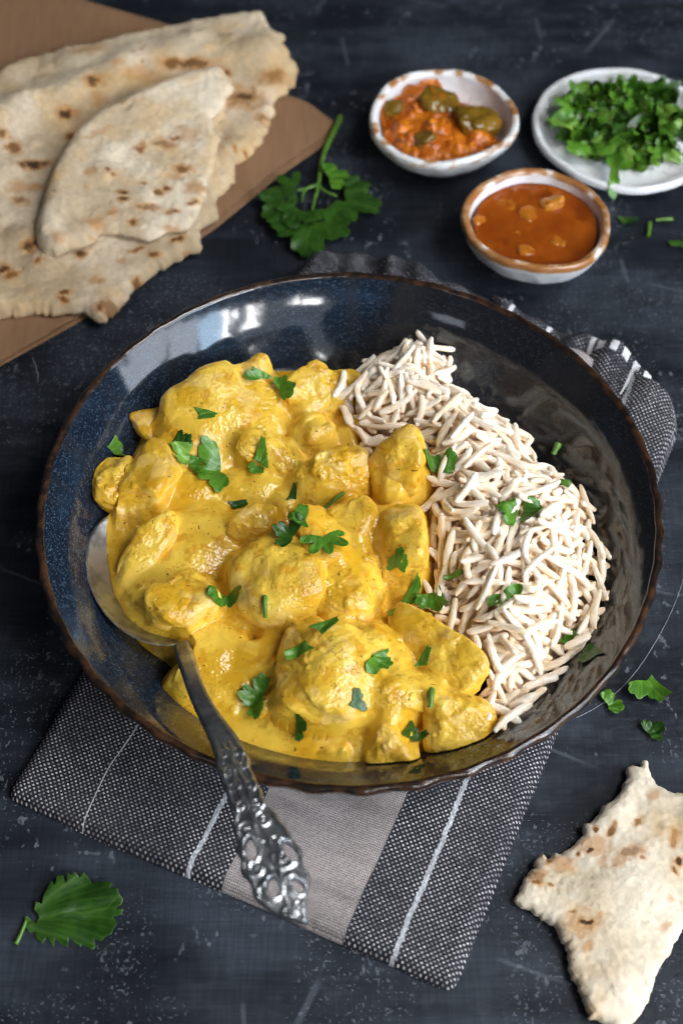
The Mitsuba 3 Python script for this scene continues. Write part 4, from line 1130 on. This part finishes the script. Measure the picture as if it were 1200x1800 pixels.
for _k, _lo, _hi, _ve in (('m_leaf', (.034, .115, .006), (.068, .185, .011), (.13, .25, .035)), ('m_leaf_dark', (.010, .041, .0025), (.022, .070, .005), (.045, .10, .013)), ('m_leaf_pale', (.085, .20, .018), (.16, .30, .035), (.22, .35, .08))):
    bsdf(_k, princ(proc(leaf_color(_lo, _hi, _ve)), .36, proc(leaf_bump, 3e-4), .00022, specular=.45))
bsdf('m_stem', princ(proc(lambda p, n, uv: mix((.05, .13, .012), (.10, .20, .025), fbm(p.x * 200, p.y * 200, p.z * 200, 2))), .35, specular=.45))


def leaf_outline(kind, seed):
    """Outline of a leaf or a chopped bit of one, about 1 long, its base at the origin, pointing along +x."""
    rng = np.random.default_rng(seed)
    th = np.linspace(-2.05, 2.05, 240)
    lob = {'fan': 3, 'vee': 2, 'jag': 3, 'cut': 3, 'strip': 3, 'lobed': 5}[kind]
    deep = {'fan': .46, 'vee': .64, 'jag': .50, 'cut': .42, 'strip': .38, 'lobed': .66}[kind]
    sh = np.abs(np.cos((th if lob % 2 else th + PI / (2.05 * lob)) * lob * PI / 4.1)) ** .55
    r = (1 - deep + deep * sh) * (1 - .10 * (np.abs(th) / 2.05) ** 2)
    teeth = {'fan': 19, 'vee': 13, 'jag': 17, 'cut': 19, 'strip': 17, 'lobed': 11}[kind]
    r = r * (1 + (.20 if kind == 'jag' else .15) * (np.abs(np.sin(teeth * th / 2.6 + rng.uniform(0, 3))) ** .8 - .6) + .05 * rng.normal() * np.sin(3 * th + rng.uniform(0, 6)))
    r = r * sstep(2.05, 1.75, np.abs(th)) ** .5
    p = np.stack([.30 + .66 * r * np.cos(th), .66 * r * np.sin(th)], 1)
    p = np.vstack([p, [[-.02, .03], [-.06, 0], [-.02, -.03]]])
    poly = shapely.Polygon(p).buffer(0)
    if kind in ('cut', 'strip', 'vee'):
        for k in range({'cut': 2, 'strip': 2, 'vee': 0}[kind]):
            a = rng.uniform(0, 2 * PI) if kind == 'cut' else (1.2 + PI * k + rng.uniform(-.3, .3))
            o = rng.uniform(.10, .38) if kind == 'cut' else rng.uniform(.12, .22)
            c = np.array([.38, 0]) + o * np.array([math.cos(a), math.sin(a)])
            d = np.array([math.cos(a), math.sin(a)])
            s = np.array([-d[1], d[0]])
            poly = poly.difference(shapely.Polygon([c + s * 3, c - s * 3, c - s * 3 + d * 3, c + s * 3 + d * 3]))
    if poly.geom_type != 'Polygon':
        poly = max(poly.geoms, key=lambda g: g.area)
    return poly


def leaf_mesh(poly, L, curl, fold, seed, wave=.05, res=20):
    """Thin curled leaf of length L (metres) in its own frame; returns verts, faces, uv."""
    th = .00020 / L
    rng = np.random.default_rng(seed)
    ca = rng.uniform(-.6, .6)

    def top(p, d):
        x, y = p[:, 0] - .35, p[:, 1]
        u = x * math.cos(ca) + y * math.sin(ca)
        return curl * u * u + fold * np.abs(y) + wave * (nfbm(p[:, 0], p[:, 1], .30, 3, seed) - .5) * 2 + .03 * np.sin(14 * np.arctan2(y, x + .43)) * np.hypot(x, y)
    v, f, p = slab(poly, top, lambda p, d: top(p, d) - th, 1 / res, seed)
    return v * L, f, p


def drape(key, pos, L, yaw, kind, m, label=None, cat=None, group=None, curl=.5, fold=.2, lift=.0008, tilt=0., poly=None, seed=None, ground=None, wave=.05):
    seed = sum(map(ord, key)) if seed is None else seed
    poly = poly if poly is not None else leaf_outline(kind, seed)
    c0 = poly.centroid
    v, f, uv = leaf_mesh(poly, L, curl, fold, seed, wave)
    v = v - [c0.x * L, c0.y * L, 0]
    zc = np.median(v[:, 2])
    a = math.radians(yaw)
    x = pos[0] + v[:, 0] * math.cos(a) - v[:, 1] * math.sin(a)
    y = pos[1] + v[:, 0] * math.sin(a) + v[:, 1] * math.cos(a)
    g = surf(x, y) if ground is None else np.full(len(x), ground)
    g0 = float(surf(*pos)) if ground is None else ground
    z = .55 * g + .45 * np.maximum(g0, g) + v[:, 2] - zc + lift + tilt * (v[:, 0])
    z = np.maximum(z, g + .0002 + .0003 * (np.arange(len(z)) < len(z) // 2))
    put(key, ply((np.c_[x, y, z], f), m, True, uv=uv), label, cat, group)


def stick(key, pos, L, yaw, rad, label, ground=None, group=None):
    a = math.radians(yaw)
    t = np.linspace(-.5, .5, 9) * L
    x, y = pos[0] + t * math.cos(a), pos[1] + t * math.sin(a)
    z = (surf(x, y) if ground is None else np.full(9, ground)) + rad * .9
    z = .5 * z + .5 * z.max() + .0003 * np.cos(t / L * 3)
    v, f = tube(np.stack([x, y, z], 1), rad * (1 + .12 * np.sin(t / L * 5)), 9)
    put(key, ply((v, f), 'm_stem', 40), label, 'herb', group)


HERB = [
    ((-0.0387, 0.0663), 0.0103, 110, 'cut', 'm_leaf', dict(curl=.9,lift=.0016), 'dark green herb leaf at the top of the curry, left one of two together'),
    ((-0.0267, 0.0618), 0.0103, 20, 'vee', 'm_leaf', dict(curl=.7,lift=.0014), 'herb leaf at the top of the curry, right one of two together'),
    ((-0.0583, 0.0452), 0.0116, 15, 'strip', 'm_leaf', dict(lift=.0006,curl=.1), 'flat narrow herb leaf on the broad smooth chicken piece at the back left'),
    ((-0.0678, 0.0355), 0.0091, 100, 'cut', 'm_leaf_dark', dict(lift=.0005,curl=.2), 'dark wet herb leaf behind the pale half leaf at the left'),
    ((-0.0677, 0.0304), 0.0106, 160, 'cut', 'm_leaf_pale', dict(lift=.0012,curl=.2), 'pale half herb leaf left of the largest leaf on the curry'),
    ((-0.0555, 0.0248), 0.0166, 200, 'fan', 'm_leaf', dict(lift=.0016,curl=.2,fold=.1), 'largest herb leaf on the curry, broad and flat, at the upper left'),
    ((-0.0623, 0.0277), 0.0101, 30, 'cut', 'm_leaf', dict(lift=.0013,curl=.1), 'herb leaf tucked between the pale half leaf and the largest leaf'),
    ((-0.0949, 0.0361), 0.0088, 60, 'cut', 'm_leaf', dict(lift=.0012,curl=.6), 'herb leaf at the far left edge of the curry against the blue glaze'),
    ((-0.0348, 0.0276), 0.0085, 60, 'cut', 'm_leaf', dict(lift=.0016,curl=.9), 'small curled herb leaf right of the largest leaf'),
    ((-0.0379, 0.0244), 0.0060, 240, 'cut', 'm_leaf', dict(lift=.0012,curl=.8), 'tiny herb leaf just below the small curled one'),
    ((-0.0443, 0.0104), 0.0099, 20, 'strip', 'm_leaf_dark', dict(lift=.0008,curl=.3), 'wet dark herb sliver above the small angular chicken piece'),
    ((-0.0224, 0.0133), 0.0084, 95, 'strip', 'm_leaf_dark', dict(lift=.0003,curl=.1), 'thin herb sliver sunk in the sauce above the middle'),
    ((-0.0186, -0.0108), 0.0108, 180, 'cut', 'm_leaf', dict(lift=.0020,curl=.9), 'curled herb leaf lying behind the round chicken piece'),
    ((-0.0235, -0.0166), 0.0117, 150, 'jag', 'm_leaf_dark', dict(lift=.0014,curl=.9), 'dark curled herb leaf above the big round chicken piece'),
    ((-0.0064, 0.0078), 0.0108, 35, 'stick', None, dict(rad=.0007), 'thin green herb stalk behind the lobed leaf in the middle'),
    ((-0.0090, -0.0220), 0.0139, -70, 'lobed', 'm_leaf', dict(lift=.0022,curl=.3,fold=.25), 'deep green lobed herb leaf standing out in the middle of the curry'),
    ((0.0182, -0.0273), 0.0063, 70, 'fan', 'm_leaf', dict(lift=.0010,curl=.2), 'small round herb leaf on the nearer tall chicken block'),
    ((-0.0468, -0.0394), 0.0107, -100, 'vee', 'm_leaf', dict(lift=.0014,curl=.8), 'curled herb leaf between the spoon and the big round chicken piece'),
    ((-0.0311, -0.0469), 0.0068, 92, 'stick', None, dict(rad=.0009), 'short upright green stalk bit on the front of the big round chicken piece'),
    ((-0.0087, -0.0587), 0.0129, 50, 'strip', 'm_leaf', dict(lift=.0024,curl=.6,fold=.3), 'upper half of a long curled herb leaf behind the largest chicken piece'),
    ((-0.0186, -0.0669), 0.0134, 215, 'strip', 'm_leaf', dict(lift=.0016,curl=.5,fold=.3), 'lower half of a long curled herb leaf left of the largest chicken piece'),
    ((0.0105, -0.0703), 0.0107, -20, 'cut', 'm_leaf', dict(lift=.0012,curl=.2,fold=.05), 'half oval herb leaf on top of the largest chicken piece'),
    ((0.0270, -0.0661), 0.0099, 80, 'strip', 'm_leaf', dict(lift=.0010,curl=.4), 'narrow herb leaf at the right side of the largest chicken piece'),
    ((-0.0344, -0.0762), 0.0128, 170, 'jag', 'm_leaf', dict(lift=.0020,curl=.5), 'jagged herb leaf lying in the front sauce near the spoon handle'),
    ((0.0030, -0.0852), 0.0075, -20, 'cut', 'm_leaf_dark', dict(lift=.0002,curl=.05), 'dark herb leaf half covered by sauce on the largest chicken piece'),
    ((0.0287, -0.0837), 0.0066, 85, 'stick', None, dict(rad=.0010), 'short green stalk between the two front right chicken pieces'),
    ((0.0230, -0.0928), 0.0098, 80, 'cut', 'm_leaf_dark', dict(lift=.0010,curl=.4), 'dark wet herb leaf low between the front chicken pieces'),
    ((0.0230, -0.0342), 0.0142, 70, 'strip', 'm_leaf', dict(lift=.0016,curl=.3), 'flat cut herb leaf at the rice edge, left one of a pair'),
    ((0.0313, -0.0373), 0.0127, -70, 'cut', 'm_leaf', dict(lift=.0018,curl=.7), 'curled herb leaf at the rice edge, right one of a pair'),
    ((0.0364, 0.0190), 0.0108, 60, 'vee', 'm_leaf', dict(lift=.0018,curl=.8), 'forked herb leaf on the rice beside the farther tall chicken block'),
    ((0.0605, -0.0092), 0.0108, 160, 'cut', 'm_leaf', dict(lift=.0018,curl=.5,fold=.3), 'left half of the broad herb leaf on the rice at the right'),
    ((0.0692, -0.0069), 0.0110, -10, 'cut', 'm_leaf', dict(lift=.0018,curl=.5,fold=.3), 'right half of the broad herb leaf on the rice at the right'),
    ((0.0388, -0.0312), 0.0066, 5, 'stick', None, dict(rad=.0011), 'short green stalk lying on the rice near the curry'),
    ((0.0569, -0.0447), 0.0114, -75, 'vee', 'm_leaf', dict(lift=.0022,curl=.9), 'forked curled herb leaf on the front right rice'),
    ((0.0822, -0.0525), 0.0094, 75, 'strip', 'm_leaf', dict(lift=.0012,curl=.4), 'narrow herb leaf at the front right edge of the rice'),
    ((0.0877, -0.0627), 0.0097, 100, 'cut', 'm_leaf_dark', dict(lift=.0008,curl=.3), 'dark herb leaf stuck to the bare bowl wall right of the rice'),
    ((0.0865, 0.0416), 0.0047, 60, 'stick', None, dict(rad=.0014), 'tiny green stalk bit on the bowl wall behind the rice'),
    ((0.0863, 0.0160), 0.0040, -20, 'stick', None, dict(rad=.0014), 'tiny green stalk bit tucked in the back right edge of the rice'),
    ((0.0154, -0.0462), 0.0046, 10, 'cut', 'm_leaf_pale', dict(lift=.0006,curl=.1), 'tiny pale green flake left of the pair of leaves at the rice edge'),
    ((-0.0179, -0.0908), 0.0063, 0, 'cut', 'm_leaf_dark', dict(lift=.0001,curl=.05), 'small dark herb flake sunk in the sauce at the front'),
    ((0.1182, -0.0555), 0.0161, -60, 'cut', 'm_leaf', dict(ground=.0006,curl=.7,lift=.003), 'largest of the three loose herb bits on the table right of the bowl'),
    ((0.1036, -0.0605), 0.0090, 20, 'vee', 'm_leaf', dict(ground=.0006,curl=.8,lift=.002), 'small forked herb bit on the table nearest the bowl at the right'),
    ((0.1183, -0.0723), 0.0090, 30, 'cut', 'm_leaf_dark', dict(ground=.0006,curl=.8,lift=.002), 'dark herb bit on the table above the torn flatbread'),
    ((0.1417, 0.2084), 0.0136, 10, 'strip', 'm_leaf_dark', dict(ground=.0006,curl=.5,lift=.001), 'flat herb scrap on the table below the white plate, leftmost there'),
    ((0.1600, 0.2094), 0.0085, 5, 'stick', None, dict(ground=.0004,rad=.0009), 'lying green stalk scrap on the table below the white plate'),
    ((0.1514, 0.2022), 0.0091, 80, 'stick', None, dict(ground=.0004,rad=.0011), 'green stalk scrap pointing toward the viewer below the white plate'),
    ((0.1671, 0.1924), 0.0129, 80, 'cut', 'm_leaf_dark', dict(ground=.0006,curl=.5,lift=.001), 'herb scrap at the right picture edge below the white plate'),
]


def build_herbs():
    n = m = 0
    for pos, L, yaw, kind, mat, kw, label in HERB:
        if kind == 'stick':
            stick(num('herb_stalk', m), pos, L, yaw, kw.get('rad', .0009), label, kw.get('ground'))
            m += 1
        else:
            drape(num('herb_leaf', n), pos, L, yaw, kind, mat, label, 'herb', None, **kw)
            n += 1
    # one whole leaf on the table, lower left
    out = np.array([(-0.1165, -0.1467), (-0.1162, -0.1455), (-0.1130, -0.1469), (-0.1122, -0.1451), (-0.1135, -0.1428), (-0.1132, -0.1403), (-0.1115, -0.1405), (-0.1108, -0.1376), (-0.1096, -0.1345), (-0.1085, -0.1328), (-0.1074, -0.1338), (-0.1066, -0.1311), (-0.1048, -0.1309), (-0.1033, -0.1328), (-0.1028, -0.1300), (-0.1013, -0.1304), (-0.1004, -0.1296), (-0.0986, -0.1309), (-0.0972, -0.1298), (-0.0947, -0.1319), (-0.0938, -0.1330), (-0.0911, -0.1328), (-0.0879, -0.1334), (-0.0862, -0.1342), (-0.0867, -0.1355), (-0.0842, -0.1359), (-0.0836, -0.1374), (-0.0822, -0.1395), (-0.0827, -0.1411), (-0.0840, -0.1424), (-0.0821, -0.1428), (-0.0826, -0.1447), (-0.0847, -0.1455), (-0.0837, -0.1475), (-0.0842, -0.1492), (-0.0852, -0.1516), (-0.0871, -0.1526), (-0.0888, -0.1538), (-0.0909, -0.1536), (-0.0909, -0.1556), (-0.0918, -0.1564), (-0.0939, -0.1556), (-0.0956, -0.1550), (-0.0959, -0.1556), (-0.0992, -0.1536), (-0.1002, -0.1530), (-0.1008, -0.1554), (-0.1031, -0.1546), (-0.1052, -0.1536), (-0.1056, -0.1554), (-0.1072, -0.1540), (-0.1083, -0.1530), (-0.1098, -0.1542), (-0.1120, -0.1526), (-0.1129, -0.1508), (-0.1147, -0.1506), (-0.1162, -0.1486)])
    b, tip = out[0], np.array((-0.0828, -0.1399))
    ax = tip - b
    L = float(np.linalg.norm(ax))
    ax = ax / L
    q = np.stack([(out - b) @ ax, (out - b) @ np.array([-ax[1], ax[0]])], 1) / L
    q = ring_resample(q, .006)
    qs = gaussian_filter(q, (9, 0), mode='wrap')
    q = qs + 1.7 * (q - qs)
    poly = shapely.Polygon(jag(q, .006, .004, 3, .03)).buffer(0)

    def top(p, d):
        x, y = p[:, 0], p[:, 1]
        lo = np.maximum(0, -y)
        s = np.arctan2(y, x + .08)
        return .050 + .10 * np.abs(y) * (y > 0) - .13 * lo + .06 * (nfbm(x, y, .3, 3, 5) - .5) + .022 * np.sin(13 * s) * np.hypot(x, y) - .012 * np.exp(-np.abs(y) / .02) + .05 * sstep(.6, 1.0, x)
    v, f, p = slab(poly, lambda p, d: np.maximum(top(p, d), .012), lambda p, d: np.maximum(top(p, d), .012) - .008, .0125, 3)
    w = b + (v[:, :1] * ax + v[:, 1:2] * np.array([-ax[1], ax[0]])) * L
    put('coriander_leaf__blade', ply((np.c_[w, v[:, 2] * L], f), 'm_leaf_dark', True, uv=p))
    st = np.array([(-0.1162, -0.1465), (-0.1169, -0.1494), (-0.1178, -0.1520), (-0.1190, -0.1549)])
    v, f = tube(np.c_[spline(st, 12), np.linspace(.0018, .0008, 12)], np.linspace(.0006, .0009, 12), 8)
    put('coriander_leaf__stalk', ply((v, f), 'm_stem', True))
    labels['coriander_leaf'] = {'label': 'single whole coriander leaf lying on the dark table at the lower left, beside the napkin', 'category': 'herb'}
    # sprig between the paper and the bowl
    st = np.c_[np.array([(-0.0036, 0.2832), (-0.0075, 0.2705), (-0.0117, 0.2572), (-0.0139, 0.2434), (-0.0147, 0.2327), (-0.0166, 0.2215)]), [.0050, .0046, .0042, .0040, .0042, .0045]]
    v, f = tube(spline(st, 30), np.linspace(.0016, .0009, 30), 9)
    put('coriander_sprig__stem', ply((v, f), 'm_stem', True))
    for i, tw in enumerate(("560,325 545,332 520,335", "560,330 570,340 590,345", "553,350 550,365 547,380", "560,322 545,328 533,335 531,350")):
        pass
    tw = [[(-0.0147, 0.2321), (-0.0190, 0.2291), (-0.0257, 0.2270)], [(-0.0147, 0.2304), (-0.0111, 0.2262), (-0.0053, 0.2229)], [(-0.0166, 0.2212), (-0.0174, 0.2146), (-0.0182, 0.2089)], [(-0.0153, 0.2304), (-0.0205, 0.2287), (-0.0225, 0.2245), (-0.0229, 0.2187)]]
    for i, t in enumerate(tw):
        v, f = tube(np.c_[spline(np.array(t), 12), np.full(12, .0046)], np.linspace(.0008, .0006, 12), 7)
        put('coriander_sprig__' + num('twig', i), ply((v, f), 'm_stem', True))
    for i, (pos, L, yaw, kind, mt) in enumerate([((-0.0186, 0.1959), .031, -95, 'fan', 'm_leaf_dark'), ((0.0045, 0.2169), .027, -15, 'fan', 'm_leaf_dark'), ((-0.0093, 0.2087), .016, -60, 'fan', 'm_leaf_dark'), ((-0.0059, 0.2356), .016, 20, 'fan', 'm_leaf'), ((-0.0311, 0.2251), .020, 175, 'lobed', 'm_leaf_dark'), ((-0.0345, 0.2103), .022, 215, 'fan', 'm_leaf_dark'), ((-0.0259, 0.2059), .018, 240, 'jag', 'm_leaf_dark')]):
        drape('coriander_sprig__' + num('leaf', i), pos, L, yaw, kind, mt, ground=.0035, curl=-.25, fold=.12, lift=.0022 + .0004 * i, seed=200 + i)
    labels['coriander_sprig'] = {'label': 'sprig of fresh coriander with its stem, lying between the brown paper and the big bowl', 'category': 'herb'}
    # the heap on the plate
    rng = np.random.default_rng(77)
    k = 0
    for i in range(215):
        a, r = rng.uniform(0, 2 * PI), .0315 * math.sqrt(rng.uniform(0, 1))
        x, y = LC[0] - .0005 + r * math.cos(a), LC[1] + .002 + .92 * r * math.sin(a)
        if math.hypot(x - (LC[0] - .004), y - (LC[1] - .030)) < .012 and i % 4:
            continue
        zt = .0065 + .0165 * (1 - (r / .034) ** 2) * math.sqrt(rng.uniform(.1, 1))
        kind = ['cut', 'jag', 'strip', 'lobed', 'strip', 'cut', 'lobed'][i % 7]
        L = rng.uniform(.011, .021)
        poly = leaf_outline(kind, 500 + i)
        v, f, uv = leaf_mesh(poly, L, rng.uniform(-1.8, 1.8), rng.uniform(-.6, .6), 300 + i, .14, 13)
        v = v - v.mean(0)
        M = T().translate([x, y, zt]).rotate([0, 0, 1], float(rng.uniform(0, 360))).rotate([1, 0, 0], float(rng.normal(0, 38))).rotate([0, 1, 0], float(rng.normal(0, 38)))
        w = (np.c_[v, np.ones(len(v))] @ np.array(M.matrix, float).T)[:, :3]
        lo = .0052 + .0060 * np.clip((np.hypot(w[:, 0] - LC[0], w[:, 1] - LC[1]) - .034) / .012, 0, 1)
        w[:, 2] += max(0, float((lo + .0008 - w[:, 2]).max()))
        put(num('chopped_leaf', k), ply((w, f), ['m_leaf', 'm_leaf_pale', 'm_leaf', 'm_leaf_dark', 'm_leaf'][i % 5], True, uv=uv), 'chopped coriander leaf in the heap on the white plate', 'herb', 'chopped coriander heaped on the plate')
        k += 1
    for i in range(14):
        a, r = rng.uniform(0, 2 * PI), .022 * math.sqrt(rng.uniform(0, 1))
        x, y, yaw, L = LC[0] + r * math.cos(a), LC[1] + r * math.sin(a), rng.uniform(0, PI), rng.uniform(.010, .020)
        t = np.linspace(-.5, .5, 9)
        z = .0205 - .010 * (r / .035) ** 2
        pth = np.stack([x + t * L * math.cos(yaw), y + t * L * math.sin(yaw), z + .006 * t * rng.uniform(-1, 1) - .006 * t * t], 1)
        v, f = tube(pth, rng.uniform(.0008, .0012), 8)
        put(num('chopped_stalk', i), ply((v, f), 'm_stem', 40), 'cut piece of coriander stalk in the heap on the white plate', 'herb', 'cut coriander stalks on the plate')
    # the leaf hanging over the front of the plate
    q = np.array([(0.1339, 0.2428), (0.1405, 0.2441), (0.1415, 0.2373), (0.1384, 0.2356), (0.1369, 0.2280), (0.1375, 0.2230), (0.1345, 0.2164), (0.1312, 0.2181), (0.1314, 0.2247), (0.1335, 0.2335), (0.1310, 0.2373)])
    v, f, p = slab(jag(q, .0007, .0006, 9, .004), lambda p, d: np.interp(p[:, 1], [.205, .2175, .2235, .240], [.0045, .0095, .0150, .0150]) + .0012 * np.sin(p[:, 0] * 500), lambda p, d: np.interp(p[:, 1], [.205, .2175, .2235, .240], [.0045, .0095, .0150, .0150]) + .0012 * np.sin(p[:, 0] * 500) - .0004, .0010, 9)
    put('overhanging_leaf', ply((v, f), 'm_leaf', True, uv=(p - p.mean(0)) / .02), 'coriander leaf drooping over the front rim of the white plate', 'herb')
    # pale thread on the table right of the bowl
    th = spline(np.array([(0.1414, 0.0012), (0.1345, -0.0154), (0.1226, -0.0356), (0.1106, -0.0510), (0.1025, -0.0583), (0.0891, -0.0662)]), 60)
    v, f = tube(np.c_[th, np.full(60, .0004)], .00009, 5)
    put('thread', ply((v, f), 'm_thread', True), 'fine pale thread curving over the table right of the big bowl', 'thread')
    th = spline(np.array([(-0.1479, 0.1189), (-0.1460, 0.1147), (-0.1443, 0.1095), (-0.1434, 0.1037)]), 24)
    v, f = tube(np.c_[th, np.full(24, .0004)], .00011, 5)
    put('thread_001', ply((v, f), 'm_thread', True), 'short pale thread on the table left of the big bowl, under the paper corner', 'thread')


bsdf('m_thread', princ((.36, .37, .39), .6))
build_herbs()
